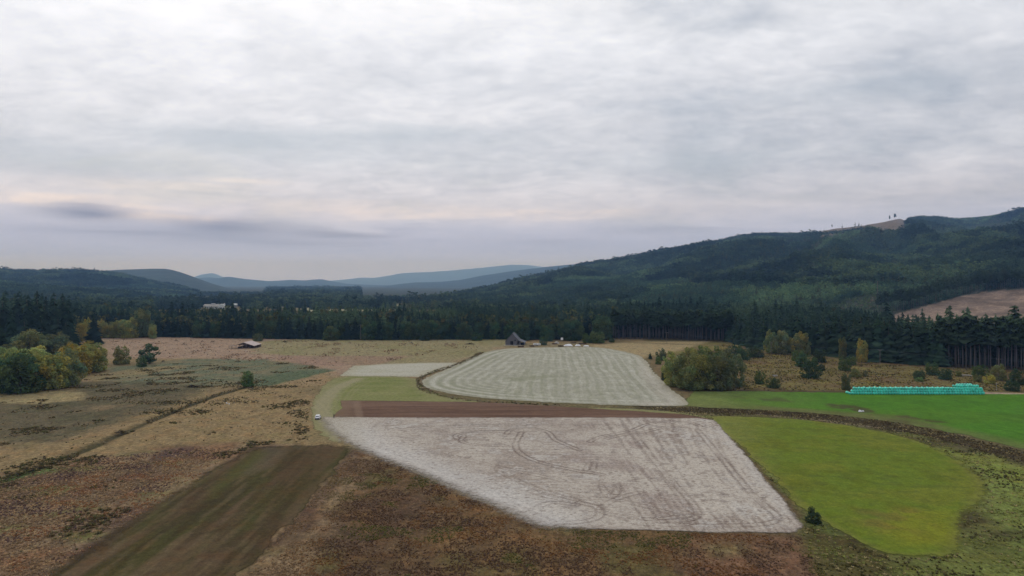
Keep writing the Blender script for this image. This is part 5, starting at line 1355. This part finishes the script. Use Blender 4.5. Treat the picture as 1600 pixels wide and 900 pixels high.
# shrubby slope behind the bales
X, Y, rs = lateral([(1080, 610), (1050, 590), (1130, 538), (1200, 552), (1300, 560), (1420, 572), (1600, 582), (1680, 584), (1680, 614), (1540, 611), (1330, 610)], 26000, 991)
f = fbm(X / 12, Y / 12, 993, 4); k = rs.rand(len(X)) < .25 + .6 * (f > .5)
X, Y, f = X[k], Y[k], f[k]; n = len(X)
c = np.where((f > .56)[:, None], D(84, 76, 44)[None], D(112, 90, 62)[None]); c = np.where((rs.rand(n) < .3)[:, None], D(124, 114, 56)[None], c); c = np.where((rs.rand(n) < .2)[:, None], D(60, 58, 36)[None], c)
tufts("scrub", X, Y, rs.uniform(.3, .8, n), rs.uniform(.2, .7, n), c * rs.uniform(.5, .95, n)[:, None], "low brown scrub on the slope behind the turquoise bales", 995, cat="scrub")
# dark tufts dotting the far tan meadow
X, Y, rs = lateral([(170, 529), (760, 533), (740, 552), (560, 568), (480, 576), (300, 558), (180, 562)], 26000, 1001)
f = fbm(X / 14, Y / 30, 1003, 4); k = (f > .64) & (rs.rand(len(X)) < .5) | (rs.rand(len(X)) < .03)
X, Y = X[k], Y[k]; n = len(X)
tufts("meadow_tufts", X, Y, rs.uniform(.4, .9, n), rs.uniform(.3, .8, n), np.where((rs.rand(n) < .4)[:, None], D(88, 74, 56)[None], D(128, 106, 86)[None]) * rs.uniform(.7, 1.1, n)[:, None], "dull brown tufts dotted over the far tan meadow", 1005)

# brush heaps, each its own
def heap(u, v, wpx, hpx, rgb, lab, name="brush_heap", cat="brush heap"):
    X0, Y0 = at(u, v); W = wpx * Y0 / FPX; H = hpx * Y0 / FPX
    rs = np.random.RandomState(int(u * 7 + v)); n = 70
    x = rs.normal(0, .26, n) * W; y = rs.normal(0, .2, n) * W * .7
    mb_h = H * np.exp(-(x / (W * .34)) ** 2)
    V = []; 
    for i in range(n):
        a = rs.uniform(0, 6.28); e = rs.uniform(-.2, .5); l = rs.uniform(.25, .5) * W * .5
        p = np.array((x[i], y[i], max(mb_h[i] * rs.uniform(.2, .95), .1))); d = np.array((math.cos(a) * l, math.sin(a) * l, e * l)); s = np.array((-d[1], d[0], l * .3)) * .28
        V += [p - d - s * .5, p + s, p + d * .8]
    V = np.array(V); V[:, 2] = np.maximum(V[:, 2], 0)
    me = mesh_np(name, V, np.arange(n * 3).reshape(-1, 3), [M_TUFT], {"col": ('POINT', 'FLOAT_COLOR', np.repeat(np.array(rgb)[None] * rs.uniform(.6, 1.3, n)[:, None], 3, 0))})
    return tag(link(name, me, None, (X0, Y0, 0)), lab, cat)
for (u, v, w, h, lab) in [(373, 601, 12, 6, "dark brush heap just left of the small tree at the end of the ditch"), (280, 645, 17, 7, "dark bramble mound beside the middle of the ditch"), (188, 678, 19, 7, "wide dark bramble mound on the ditch, lower left"),
                          (288, 539, 8, 4, "dark brush heap on the far tan meadow left of the shed"), (275, 533, 6, 3, "small dark brush heap near the wood, left of the shed"), (316, 534.5, 5, 3, "left small brush heap of a pair before the tree line"), (332, 535, 7, 3, "right brush heap of a pair before the tree line"),
                          (444, 535, 9, 3, "low dark heap right of the shed before the tree line"), (494, 535, 4, 2.6, "tiny dark heap on the meadow before the tree line"), (643, 537, 6, 2.6, "small dark heap on the meadow left of the barn"), (735, 538, 14, 3, "long low dark heap close left of the barn"), (255, 566, 7, 4, "round dark clump right of the open-crowned tree"),
                          (300, 605, 20, 4, "low dark thicket in the rushes left of the ditch end")]:
    heap(u, v, w, h, D(52, 46, 36), lab)

# ================================================================== turquoise silage bales
M_BALE, _nt = new_mat("turquoise_wrap")
_p = nd(_nt, "ShaderNodeTexCoord").outputs["Object"]
_n = noise(_nt, nd(_nt, "ShaderNodeMapping", {0: _p, 3: (1, 6, 1)}).outputs[0], 2.0, 4, .6)
_t = nd(_nt, "ShaderNodeAttribute", attribute_name="tint", attribute_type='INSTANCER').outputs["Color"]
finish(_nt, nd(_nt, "ShaderNodeVectorMath", {0: _t, 3: mth(_nt, 'MULTIPLY_ADD', _n, .35, .82)}, operation='SCALE').outputs[0], .38, .5)
def bale_mesh():
    R, L, n = .63, 1.25, 14
    prof = [(0, -L / 2), (R * .55, -L / 2 - .03), (R * .86, -L / 2 + .02), (R, -L / 2 + .14), (R * 1.015, 0), (R, L / 2 - .14), (R * .86, L / 2 - .02), (R * .55, L / 2 + .03), (0, L / 2)]
    bm = bmesh.new(); rings = []
    for r, y in prof:
        if r == 0: rings.append([bm.verts.new((0, y, R))])
        else: rings.append([bm.verts.new((r * math.cos(2 * math.pi * k / n), y, R * .985 + r * math.sin(2 * math.pi * k / n) * .97)) for k in range(n)])
    for a, b in zip(rings, rings[1:]):
        for k in range(n):
            if len(a) == 1: bm.faces.new((a[0], b[k], b[(k + 1) % n]))
            elif len(b) == 1: bm.faces.new((a[k], b[0], a[(k + 1) % n]))
            else: bm.faces.new((a[k], b[k], b[(k + 1) % n], a[(k + 1) % n]))
    bmesh.ops.recalc_face_normals(bm, faces=bm.faces[:])
    me = bpy.data.meshes.new("bale"); bm.to_mesh(me); bm.free(); me.materials.append(M_BALE)
    me.polygons.foreach_set("use_smooth", np.ones(len(me.polygons), bool))
    return me
BALE = bale_mesh()
B0 = np.array(at(1328, 616.2)); B1 = np.array(at(1542, 616.4)); bdir = (B1 - B0) / np.hypot(*(B1 - B0)); bperp = np.array((-bdir[1], bdir[0]))
brz = math.atan2(bdir[1], bdir[0])
nb = int(np.hypot(*(B1 - B0)) / 1.3)
def bale(i, lay, rowk, lab, grp):
    p = B0 + bdir * (i * 1.3 + RS.uniform(-.06, .06)) + bperp * (rowk * 1.33 + RS.uniform(-.10, .10))
    o = link("wrapped_bale", BALE, None, (p[0], p[1], lay * 1.09 + (RS.uniform(-.05, .05) if lay else 0)), brz + RS.uniform(-.07, .07), (RS.uniform(.97, 1.04), RS.uniform(.97, 1.03), RS.uniform(.97, 1.03)))
    o["tint"] = [float(q) for q in np.array((.070, .64, .49)) * RS.uniform(.72, 1.15)] + [1.0]
    tag(o, lab, "bale", grp)
LB = "turquoise plastic-wrapped bale in the long low stack by the green pasture"; GB = "turquoise bales in the long stack"
LM = "turquoise plastic-wrapped bale in the higher mound at the right end of the stack"; GM = "turquoise bales in the right mound"
for i in range(nb):
    mound = i > nb - 13
    lab, grp = (LM, GM) if mound else (LB, GB)
    bale(i, 0, 0, lab, grp)
    if i >= 1: bale(i + .5 * 0, 1, .35, lab, grp)
    if i >= 2 and i < nb - 0: bale(i, 2, .75, lab, grp)
    if i >= 2 and not mound and i % 2 == 0: bale(i + .5, 2, 2.0, lab, grp)
    if mound and i > nb - 12 and i < nb - 1: bale(i + .2, 3, 1.5, LM, GM)
    if mound and i > nb - 10 and i < nb - 3: bale(i + .5, 3.35, 2.9, LM, GM)
for k in range(1, 4):
    bale(nb - .1 + .15 * k, 0, k * 1.0, LM, GM); bale(nb - .4, 1, k * 1.0 + .3, LM, GM)
for k in range(1, 3): bale(-.1, 0, k * 1.0, LB, GB)

# ================================================================== buildings
M_WOOD = plain_mat("weathered_boards", tuple(D(90, 88, 90)), .9, .1, .2, 1.2, stretch=(5, 5, .3))
M_ROOFG = plain_mat("grey_roof", tuple(D(84, 86, 92)), .8, .2, .18, .8, stretch=(1, 3, 1))
M_DARK = plain_mat("interior_shade", (0.012, 0.012, 0.013), .95, 0.0, .1)  # colour that stands for shade inside the barn openings
M_RUST = plain_mat("pinkish_rusty_iron", tuple(D(158, 144, 139)), .7, .2, .22, .5, stretch=(3, .6, 1))
M_WHITE = plain_mat("white_paint", (0.74, 0.75, 0.74), .6, .3, .06, .8)
M_CREAM = plain_mat("cream_roof", (0.30, 0.28, 0.26), .7, .2, .08, .3)
M_GLASS = plain_mat("dark_glass", (0.02, 0.024, 0.028), .12, .6, .02)
M_DEBRIS = plain_mat("old_timber", tuple(D(78, 62, 52)), .9, .1, .3, 1.0)
M_TARP = plain_mat("white_sheeting", (0.70, 0.70, 0.71), .6, .3, .1, 1.0)
M_POLE = plain_mat("pole_wood", (0.20, 0.17, 0.15), .9, .1, .15, 1.0, stretch=(3, 3, .3))
M_WIRE = plain_mat("cable", (0.10, 0.10, 0.11), .6, .3, .05)
M_BLACK = plain_mat("black_rubber", (0.02, 0.02, 0.021), .8, .2, .05)
M_CONC = plain_mat("pale_concrete", tuple(D(150, 144, 136)), .9, .1, .1, .6)

def root(name, u, v, label, cat, rz=0.0):
    X, Y = at(u, v)
    r = link(name, None, None, (X, Y, 0), rz); r.empty_display_size = .2
    return tag(r, label, cat)

# barn: steep gable towards the viewer with a lean-to on its right
b = root("gabled_barn", 800.5, 539.3, "grey weathered gable-fronted barn with lean-to at the back of the hay field", "barn", -.10)
W, Hh, E, Ln = 12.2, 10.2, 3.5, 17.0
def gable_front(mb, x0, x1, y):   # front wall with a doorway and a loft hatch
    pass
w = MB()
w.box((-W / 2 + 2.15, 0, E / 2), (4.3, .3, E)); w.box((2.55, 0, E / 2), (W - 4.3 - 4.1 - .1, .3, E))
w.prism([(-W / 2, E), (W / 2, E), (0, Hh)], -.15, .15)
w.box((-W / 2 + .15, Ln / 2, E / 2), (.3, Ln - .4, E)); w.box((W / 2 - .15, Ln / 2, E / 2), (.3, Ln - .4, E))
w.prism([(-W / 2, E), (W / 2, E), (0, Hh)], Ln - .15, Ln + .15); w.box((0, Ln, E / 2), (W, .3, E))
w.build("wall", M_WOOD, b)
MB().box((-.85, 1.6, 1.7), (3.8, .1, 3.4)).build("doorway_shade", M_DARK, b)  # near-black panel standing in for the shade behind the door opening
MB().box((-1.0, -.12, 1.7), (.14, .12, 3.4)).build("door_post", M_WOOD, b)
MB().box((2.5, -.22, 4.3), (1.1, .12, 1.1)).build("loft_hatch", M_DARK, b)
for s in (-1, 1):
    a = math.atan2(Hh - E, W / 2); l = math.hypot(Hh - E, W / 2) + .7
    cx = s * (W / 4 + .18); cz = (Hh + E) / 2 - .1 + .12
    MB().box((cx, Ln / 2, cz + .02), (l, Ln + 1.2, .16), ry=s * a).build("roof", M_ROOFG, b)
lt_ = MB()
lt_.box((W / 2 + 4.2, .2, 1.2), (.3, .3, 2.4)); lt_.box((W / 2 + 4.2, Ln / 2, 1.0), (.2, Ln - 1, 2.0)); lt_.box((W / 2 + .6, .1, 1.6), (1.0, .25, 3.2))
lt_.build("lean_to_wall", M_WOOD, b)
MB().box((W / 2 + 2.3, Ln / 2, 3.25), (5.6, Ln + .6, .14), ry=math.atan2(1.9, 5.2)).build("lean_to_roof", M_ROOFG, b)
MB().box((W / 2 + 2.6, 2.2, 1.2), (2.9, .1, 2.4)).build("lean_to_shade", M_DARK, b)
MB().box((.5, -1.6, .1), (W + 4, 2.6, .2)).build("apron", M_CONC, b)

# tumbledown shed: open gable end to the viewer, pinkish slope on the right
s_ = root("tumbledown_shed", 381, 544.5, "tumbledown open shed with pinkish rusty iron roof on the tan meadow", "shed", 0.0)
for i, (x, y, h) in enumerate([(-6.6, 0, 2.6), (-4.2, .2, 3.2), (-1.2, -.2, 4.2), (2.0, 0, 4.2), (5.2, .1, 3.2), (8.6, 0, 2.2), (8.6, 5.5, 2.3), (8.6, 11, 2.4), (8.4, 16.5, 2.6), (-6.6, 8, 2.6), (-6.6, 16.5, 2.7)]):
    MB().tube([(x, y, -.2), (x + .1, y, h)], .17).build("post", M_POLE, s_)
aR = math.atan2(5.0 - 2.2, 8.7); aL = math.atan2(5.0 - 2.7, 6.6)
MB().box((4.4, 8.4, 3.72), (9.4, 17.6, .12), ry=aR, rx=.012).build("roof", M_RUST, s_)
MB().box((-3.35, 8.4, 3.95), (7.1, 17.6, .12), ry=-aL, rx=.012).build("roof", M_ROOFG, s_)
MB().prism([(-5.6, 3.0), (6.4, 2.9), (.0, 4.8)], .25, .4).build("gable", M_DEBRIS, s_)
MB().box((1.0, 16.6, 1.3), (15, .2, 2.6)).build("back_wall", M_DEBRIS, s_)
MB().box((7.9, 2.0, 1.1), (1.2, .15, 2.1)).box((8.5, 13.5, 1.2), (.15, 5.4, 2.2)).build("side_wall", M_DEBRIS, s_)
MB().box((-3.0, -1.0, .9), (3.2, .1, 2.6), rx=.9, rz=.3).build("fallen_sheet", M_ROOFG, s_)
MB().box((-1.5, 5.2, .8), (6, 4, 1.6), rz=.1).box((4.4, 7.6, .7), (4.2, 3.4, 1.4), rz=-.3).build("hay_stack", M_DEBRIS, s_, bevel=.2)
MB().box((-9.6, 2, 2.3), (6.0, 6, .12), ry=-.16).build("lean_to_roof", M_ROOFG, s_)
for x, y in ((-12.2, -.6), (-12.2, 4.4), (-9.5, -.6)): MB().tube([(x, y, -.2), (x, y, 1.9 if x < -10 else 2.3)], .15).build("lean_to_post", M_POLE, s_)

# farmyard clutter right of the barn
t = root("farm_trailer", 839, 540.5, "white stock trailer parked right of the barn", "trailer", .1)
MB().box((0, 0, 1.5), (6.2, 2.1, 1.5)).build("body", M_WHITE, t, bevel=.12)
MB().box((-1.2, -1.08, 1.75), (2.6, .06, .5)).box((1.7, -1.08, 1.75), (1.6, .06, .5)).build("side_vent", M_GLASS, t)
for x in (-.8, .4): 
    MB().tube([(x, -1.1, .42), (x, -.85, .42)], .42, 12).build("wheel", M_BLACK, t); MB().tube([(x, .85, .42), (x, 1.1, .42)], .42, 12).build("wheel", M_BLACK, t)
MB().box((-3.9, 0, .6), (1.8, .2, .16)).build("drawbar", M_DEBRIS, t)
t = root("water_tank", 878, 534.5, "small white box tank on a stand behind the farmyard clutter", "tank")
MB().box((0, 0, 3.0), (2.2, 2.0, 2.2)).build("tank", M_WHITE, t, bevel=.15)
for x in (-.9, .9):
    for y in (-.8, .8): MB().tube([(x, y, 0), (x, y, 2.0)], .09).build("leg", M_POLE, t)
def sheet_heap(u, v, wpx, hpx, lab, mat, name, cat, seed, rz=0.0):
    X0, Y0 = at(u, v); W = wpx * Y0 / FPX; H = hpx * Y0 / FPX
    n, m = 17, 9
    x, y = np.meshgrid(np.linspace(-1, 1, n), np.linspace(-1, 1, m))
    q = np.clip(1 - np.maximum(np.abs(x), np.abs(y)) ** 3, 0, 1)
    z = H * q * (.35 + .9 * fbm(x * 2.1 + seed, y * 2.1, seed, 3)); z[0] = z[-1] = -.05; z[:, 0] = z[:, -1] = -.05
    V = np.column_stack([(x * W / 2 * (1 + .12 * (fbm(y * 3, x * 3, seed + 3, 2) - .5))).ravel(), (y * W * .28).ravel(), z.ravel()])
    I_ = np.arange(n * m).reshape(m, n)
    F = np.stack([I_[:-1, :-1], I_[:-1, 1:], I_[1:, 1:], I_[1:, :-1]], -1).reshape(-1, 4)
    return tag(link(name, mesh_np(name, V, F, [mat]), None, (X0, Y0, 0), rz), lab, cat)
sheet_heap(888, 540.5, 14, 3.4, "bright white sheeted heap, the largest right of the barn", M_TARP, "sheeted_heap", "heap", 3)
sheet_heap(903, 540.5, 9, 2.6, "smaller white sheeted heap right of the largest one", M_TARP, "sheeted_heap", "heap", 5)
sheet_heap(916, 541, 9, 2, "low pale sheet lying at the right end of the farmyard", M_TARP, "ground_sheet", "sheet", 8)
sheet_heap(870, 537, 8, 4, "pale grey sheeted heap behind the dark timber pile", M_CONC, "sheeted_heap", "heap", 11)
def timber(u, v, n, L, lab, seed, rz):
    r = root("timber_pile", u, v, lab, "timber pile", rz); rs = np.random.RandomState(seed)
    for i in range(n):
        MB().box((rs.uniform(-.6, .6), rs.uniform(-.9, .9), .18 + .26 * (i % 4)), (L * rs.uniform(.7, 1), .32, .24), rz=rs.uniform(-.25, .25), ry=rs.uniform(-.05, .05)).build("plank", M_DEBRIS, r)
timber(814, 542.5, 8, 6, "dark timber pile on the grass just right of the barn front", 2, .1)
timber(831, 541.5, 7, 5, "dark timber pile before the white stock trailer", 3, -.1)
timber(876, 541.5, 9, 5, "brown timber pile left of the largest white heap", 4, .05)
timber(867, 538, 7, 5, "dark timber pile in front of the pale grey heap", 5, 0)
timber(910, 538, 9, 8, "long dark timber pile behind the white heaps", 6, .1)
timber(896, 536.5, 7, 6, "dark timber pile at the wood edge right of the tank", 7, -.1)

# far white farm
def far_root(name, u, Y, label, cat, rz=0.0):
    r = link(name, None, None, ((u - 800) / FPX * Y, Y, 0), rz); r.empty_display_size = .2
    return tag(r, label, cat)
M_FARW = plain_mat("dull_white_boards", (0.52, 0.53, 0.52), .7, .2, .08, .3)
f = far_root("long_barn", 332, 1480, "long far white barn with pale grey-brown roof, left of the white farm", "barn", .08)
MB().box((0, 0, 3.5), (32, 12, 6)).build("wall", M_FARW, f)
MB().prism([(-8.2, 5.6), (8.2, 5.6), (0, 10.4)], -16.6, 16.6).build("roof", M_CREAM, f, rz=math.pi / 2)
MB().box((2, 0, 10.8), (7, 4, 2.2)).build("roof_monitor", M_FARW, f)
for x in (-13, -8, -3, 3, 8, 13): MB().box((x, -6.05, 2.8), (2, .12, 1.8)).build("window", M_GLASS, f)
f = far_root("round_roofed_barn", 346, 1455, "far white barn with rounded roof at the right of the white farm", "barn", .3)
MB().prism([(-6, 0), (6, 0), (6, 6)] + [(6 * math.cos(a), 6 + 5.5 * math.sin(a)) for a in np.linspace(.2, math.pi - .2, 9)] + [(-6, 6)], -8, 8).build("wall", M_FARW, f)
MB().box((0, -8.06, 2.2), (4, .12, 4.4)).build("door", M_GLASS, f)
f = far_root("silo", 350.5, 1475, "slim white far silo beside the round-roofed barn", "silo")
MB().tube([(0, 0, 0), (0, 0, 11)], 2.0, 14).build("wall", M_FARW, f); MB().tube([(0, 0, 11), (0, 0, 12.4), (0, 0, 13)], [2.05, 1.3, .2], 14).build("roof", M_CREAM, f)
f = far_root("white_shed", 356, 1440, "low white far shed right of the round-roofed barn", "shed", -.2)
MB().box((0, 0, 2), (9, 6, 4)).build("wall", M_FARW, f); MB().prism([(-3.6, 3.8), (3.6, 3.8), (0, 6)], -4.8, 4.8).build("roof", M_CREAM, f, rz=math.pi / 2)
f = far_root("white_house", 367.5, 1560, "small far white house standing apart right of the farm", "house", .1)
MB().box((0, 0, 3), (8, 7, 6)).build("wall", M_CREAM, f); MB().prism([(-4.4, 5.9), (4.4, 5.9), (0, 9.5)], -4.6, 4.6).build("roof", M_FARW, f, rz=math.pi / 2)
for x in (-2, 2): MB().box((x, -3.56, 3.2), (1.2, .12, 1.4)).build("window", M_GLASS, f)

# ================================================================== power poles and wires
def pole(name, X, Y, z, h, lab, arm=2.4, r0=.17, rz=0.0):
    r = link(name, None, None, (X, Y, z), rz); tag(r, lab, "utility pole")
    MB().tube([(0, 0, -.5), (0, 0, h)], [r0, r0 * .7], 8).build("pole", M_POLE, r)
    MB().box((0, -.14, h - .5), (arm, .14, .16)).build("crossarm", M_POLE, r)
    for x in (-.45, 0, .45): MB().tube([(x * arm, -.14, h - .42), (x * arm, -.14, h - .08)], .08, 6).build("insulator", M_CONC, r)
    return r
PL = []
for (u, v, h, lab) in [(940, 533, 9, "wooden power pole at the wood edge right of the farmyard"), (1042, 537, 10.5, "wooden power pole in front of the tall trunks, behind the willows"), (1205, 556, 10.5, "wooden power pole between the willows and the shrub cluster, before the wood"),
                       (1375, 570.5, 10.5, "wooden power pole on the slope above the bales"), (1560, 588, 10.5, "wooden power pole behind the yellow bush at the right")]:
    X, Y = at(u, v); pole("power_pole", X, Y, 0, h, lab, rz=-.6); PL.append((X, Y, h))
X, Y = at(1760, 604); PL.append((X, Y, 10.5))
for q, dx in enumerate((-1.0, 1.0)):
    for i, ((x0, y0, h0), (x1, y1, h1)) in enumerate(zip(PL, PL[1:])):
        ax, ay = .82 * dx, -.56 * dx
        pts = [((x0 + (x1 - x0) * k) + ax, (y0 + (y1 - y0) * k) + ay, h0 + (h1 - h0) * k - .1 - 4 * 1.3 * k * (1 - k)) for k in np.linspace(0, 1, 13)]
        names = ["from the farmyard to the tall trunks", "over the willow clump", "over the shrub cluster", "over the slope above the bales", "running out of the picture at the right"]
        tag(MB().tube(pts, .035, 4).build("power_line", M_WIRE), f"{'left' if q == 0 else 'right'} thin power line {names[i]}", "cable")
Y = 1010.0; X = (1371 - 800) / FPX * Y
pole("power_pole", X, Y, float(height(np.array([X]), np.array([Y]))[0]), 42, "tall pale power pole standing up from the hillside trees above the clearing", 7, .5)
X, Y = at(563.5, 531.5); pole("power_pole", X, Y, 0, 15, "pale power pole against the dark back tree line", 3.0, .22)
X, Y = at(1557, 611)
r = link("marker_post", None, None, (X, Y, 0)); tag(r, "thin pale post standing right of the mound of bales", "post")
MB().tube([(0, 0, -.3), (0, 0, 4.2)], .10, 6).build("post", M_CONC, r); MB().box((0, -.1, 4.0), (.5, .08, .4)).build("plate", M_CONC, r)

# pale log and trough among the shrubs, scraps on the grass
X, Y = at(1510, 588)
tag(MB().tube([(-2.9, 0, .5), (-1, .1, .55), (1.2, .0, .5), (2.9, -.15, .42)], [.42, .38, .34, .2], 8).tube([(.6, .1, .5), (1.5, .8, .9)], [.16, .06], 6).build("fallen_log", M_CONC, None, (X, Y, .1), -.15), "pale fallen log among the bushes above the right end of the bales", "log")
X, Y = at(1211, 588)
t = link("water_trough", None, None, (X, Y, 0), .3); tag(t, "pale grey water trough on the slope beyond the low dark bush", "trough")
MB().box((0, -.5, .45), (2.6, .1, .8)).box((0, .5, .45), (2.6, .1, .8)).box((-1.25, 0, .45), (.1, .9, .8)).box((1.25, 0, .45), (.1, .9, .8)).build("side", M_CONC, t); MB().box((0, 0, .12), (2.4, .9, .1)).build("bottom", M_CONC, t)
sheet_heap(1344, 643.5, 5, 4, "crumpled white sheet lying on the muddy part of the green pasture", M_TARP, "plastic_sheet", "sheet", 21)
sheet_heap(1348.5, 643.2, 3, 2.6, "smaller white scrap right beside the crumpled sheet on the pasture", M_TARP, "plastic_sheet", "sheet", 23)
sheet_heap(354, 630.5, 2.4, 1.8, "left white scrap of two lying in the rough pasture by the ditch", M_TARP, "plastic_scrap", "scrap", 25)
sheet_heap(358, 631.6, 2.0, 1.4, "right white scrap of two lying in the rough pasture by the ditch", M_TARP, "plastic_scrap", "scrap", 27)

# ================================================================== white car and the person by the field corner
M_PAINT = plain_mat("white_car_paint", (0.80, 0.81, 0.82), .25, .5, .01)
M_LAMP = plain_mat("red_lamp", (0.35, 0.02, 0.02), .3, .5, .02)
M_RIM = plain_mat("alloy", (0.45, 0.46, 0.47), .35, .5, .02, metallic=.8)
X, Y = at(497, 654.6)
car = link("parked_car", None, None, (X, Y, .08), 0.12); tag(car, "small white car parked at the left corner of the white field", "car")
def loft(secs, n=None):
    bm = bmesh.new(); R_ = []
    for y, pr in secs: R_.append([bm.verts.new((x, y, z)) for x, z in pr])
    for a, b in zip(R_, R_[1:]):
        for k in range(len(a)): bm.faces.new((a[k], a[(k + 1) % len(a)], b[(k + 1) % len(a)], b[k]))
    bm.faces.new(R_[0]); bm.faces.new(R_[-1][::-1])
    m_ = MB(); m_.bm.free(); m_.bm = bm
    return m_
def sec(w, z0, z1, tw=.92): return [(-w * .94, z0), (w * .94, z0), (w, z0 + .25), (w, z1 - .18), (w * tw, z1), (-w * tw, z1), (-w, z1 - .18), (-w, z0 + .25)]
loft([(-2.2, sec(.84, .34, .92)), (-2.05, sec(.93, .26, 1.02)), (-1.2, sec(.95, .24, 1.04)), (1.0, sec(.95, .24, 1.02)), (1.8, sec(.93, .26, .92)), (2.2, sec(.82, .34, .78))]).build("body", M_PAINT, car, bevel=.03)
def cab(w, z): return [(-w, 1.0), (w, 1.0), (w * .96, z * .5 + .5), (w * .82, z), (-w * .82, z), (-w * .96, z * .5 + .5)]
loft([(-2.0, cab(.86, 1.08)), (-1.65, cab(.88, 1.62)), (-1.0, cab(.88, 1.70)), (.1, cab(.88, 1.68)), (.55, cab(.87, 1.5)), (1.15, cab(.85, 1.06))]).build("cabin", M_PAINT, car, bevel=.03)
loft([(-1.93, [(-.66, 1.2), (.66, 1.2), (.62, 1.26), (-.62, 1.26)]), (-1.70, [(-.60, 1.50), (.60, 1.50), (.58, 1.56), (-.58, 1.56)])]).build("rear_window", M_GLASS, car)
loft([(1.12, [(-.74, 1.1), (.74, 1.1), (.72, 1.16), (-.72, 1.16)]), (.62, [(-.66, 1.48), (.66, 1.48), (.64, 1.54), (-.64, 1.54)])]).build("windscreen", M_GLASS, car)
for s in (-1, 1):
    MB().box((s * .835, -.5, 1.34), (.06, 1.9, .34), ry=-s * .22).build("side_window", M_GLASS, car)
    MB().box((s * .74, -2.17, .82), (.26, .10, .18)).build("tail_lamp", M_LAMP, car)
    MB().box((s * .66, 2.14, .68), (.32, .10, .14)).build("headlight", M_RIM, car)
    MB().box((s * 1.02, .62, 1.08), (.2, .12, .14)).build("mirror", M_PAINT, car, bevel=.02)
    for y in (-1.35, 1.4):
        wl = MB().tube([(s * .72, y, .34), (s * .97, y, .34)], .34, 16).build("wheel", M_BLACK, car)
        MB().tube([(s * .96, y, .34), (s * .985, y, .34)], .21, 12).build("rim", M_RIM, wl)
MB().box((0, -2.2, .46), (1.7, .14, .26)).build("bumper", M_BLACK, car, bevel=.03); MB().box((0, 2.2, .44), (1.6, .12, .22)).build("bumper", M_BLACK, car, bevel=.03)
MB().box((0, -2.23, .74), (.52, .02, .12)).build("number_plate", M_WHITE, car)

X, Y = at(521.8, 653.8)
sk = [((0, 0, .92), .15), ((0, 0, 1.15), .14), ((0, 0, 1.38), .17), ((0, 0, 1.50), .06), ((0, .02, 1.58), .085), ((0, .02, 1.70), .09),
      ((.11, 0, .88), .10), ((.12, .02, .5), .07), ((.13, 0, .10), .05), ((.13, .16, .03), .04), ((-.11, 0, .88), .10), ((-.12, .03, .5), .07), ((-.13, 0, .10), .05), ((-.13, .16, .03), .04),
      ((.2, 0, 1.42), .07), ((.27, .02, 1.15), .05), ((.2, .2, 1.02), .04), ((.12, .28, 1.04), .035), ((-.2, 0, 1.42), .07), ((-.27, .02, 1.15), .05), ((-.2, .2, 1.02), .04), ((-.12, .28, 1.04), .035)]
ed = [(0, 1), (1, 2), (2, 3), (3, 4), (4, 5), (0, 6), (6, 7), (7, 8), (8, 9), (0, 10), (10, 11), (11, 12), (12, 13), (2, 14), (14, 15), (15, 16), (16, 17), (2, 18), (18, 19), (19, 20), (20, 21)]
pm = bpy.data.meshes.new("person"); pm.from_pydata([s[0] for s in sk], ed, [])
M_CLOTH, _nt = new_mat("dark_clothing")
_z = nd(_nt, "ShaderNodeSeparateXYZ", {0: nd(_nt, "ShaderNodeTexCoord").outputs["Object"]}).outputs[2]
finish(_nt, mixc(_nt, mth(_nt, 'GREATER_THAN', _z, 1.5), mixc(_nt, mth(_nt, 'GREATER_THAN', _z, .92), (.03, .03, .035, 1), (.04, .03, .026, 1)), (.30, .18, .13, 1)), .9, .1)
pm.materials.append(M_CLOTH)
person = link("person", pm, None, (X, Y, .16), .4)
md = person.modifiers.new("skin", 'SKIN')
sv = pm.skin_vertices if len(pm.skin_vertices) else None
if sv is None:
    bm = bmesh.new(); bm.from_mesh(pm); bm.verts.layers.skin.verify(); bm.to_mesh(pm); bm.free(); sv = pm.skin_vertices
for i, (_, r_) in enumerate(sk): sv[0].data[i].radius = (r_, r_)
sv[0].data[0].use_root = True
person.modifiers.new("sub", 'SUBSURF').render_levels = 1
tag(person, "person in dark clothes standing at the left corner of the white field", "person")

# ================================================================== haze: the air of the valley
M_HAZE, _nt = new_mat("haze")
_v = nd(_nt, "ShaderNodeVolumePrincipled", {"Color": (0.30, 0.545, 1.0, 1), "Absorption Color": (1, 1, 1, 1), "Density": 7.6e-5, "Anisotropy": 0.0})
_o = nd(_nt, "ShaderNodeOutputMaterial"); _nt.links.new(_v.outputs[0], _o.inputs["Volume"])
hz = MB().box((0, 15500, 474), (64000, 35000, 952)).build("haze", M_HAZE)
tag(hz, "thin blue haze filling the valley air", "haze", kind="stuff")
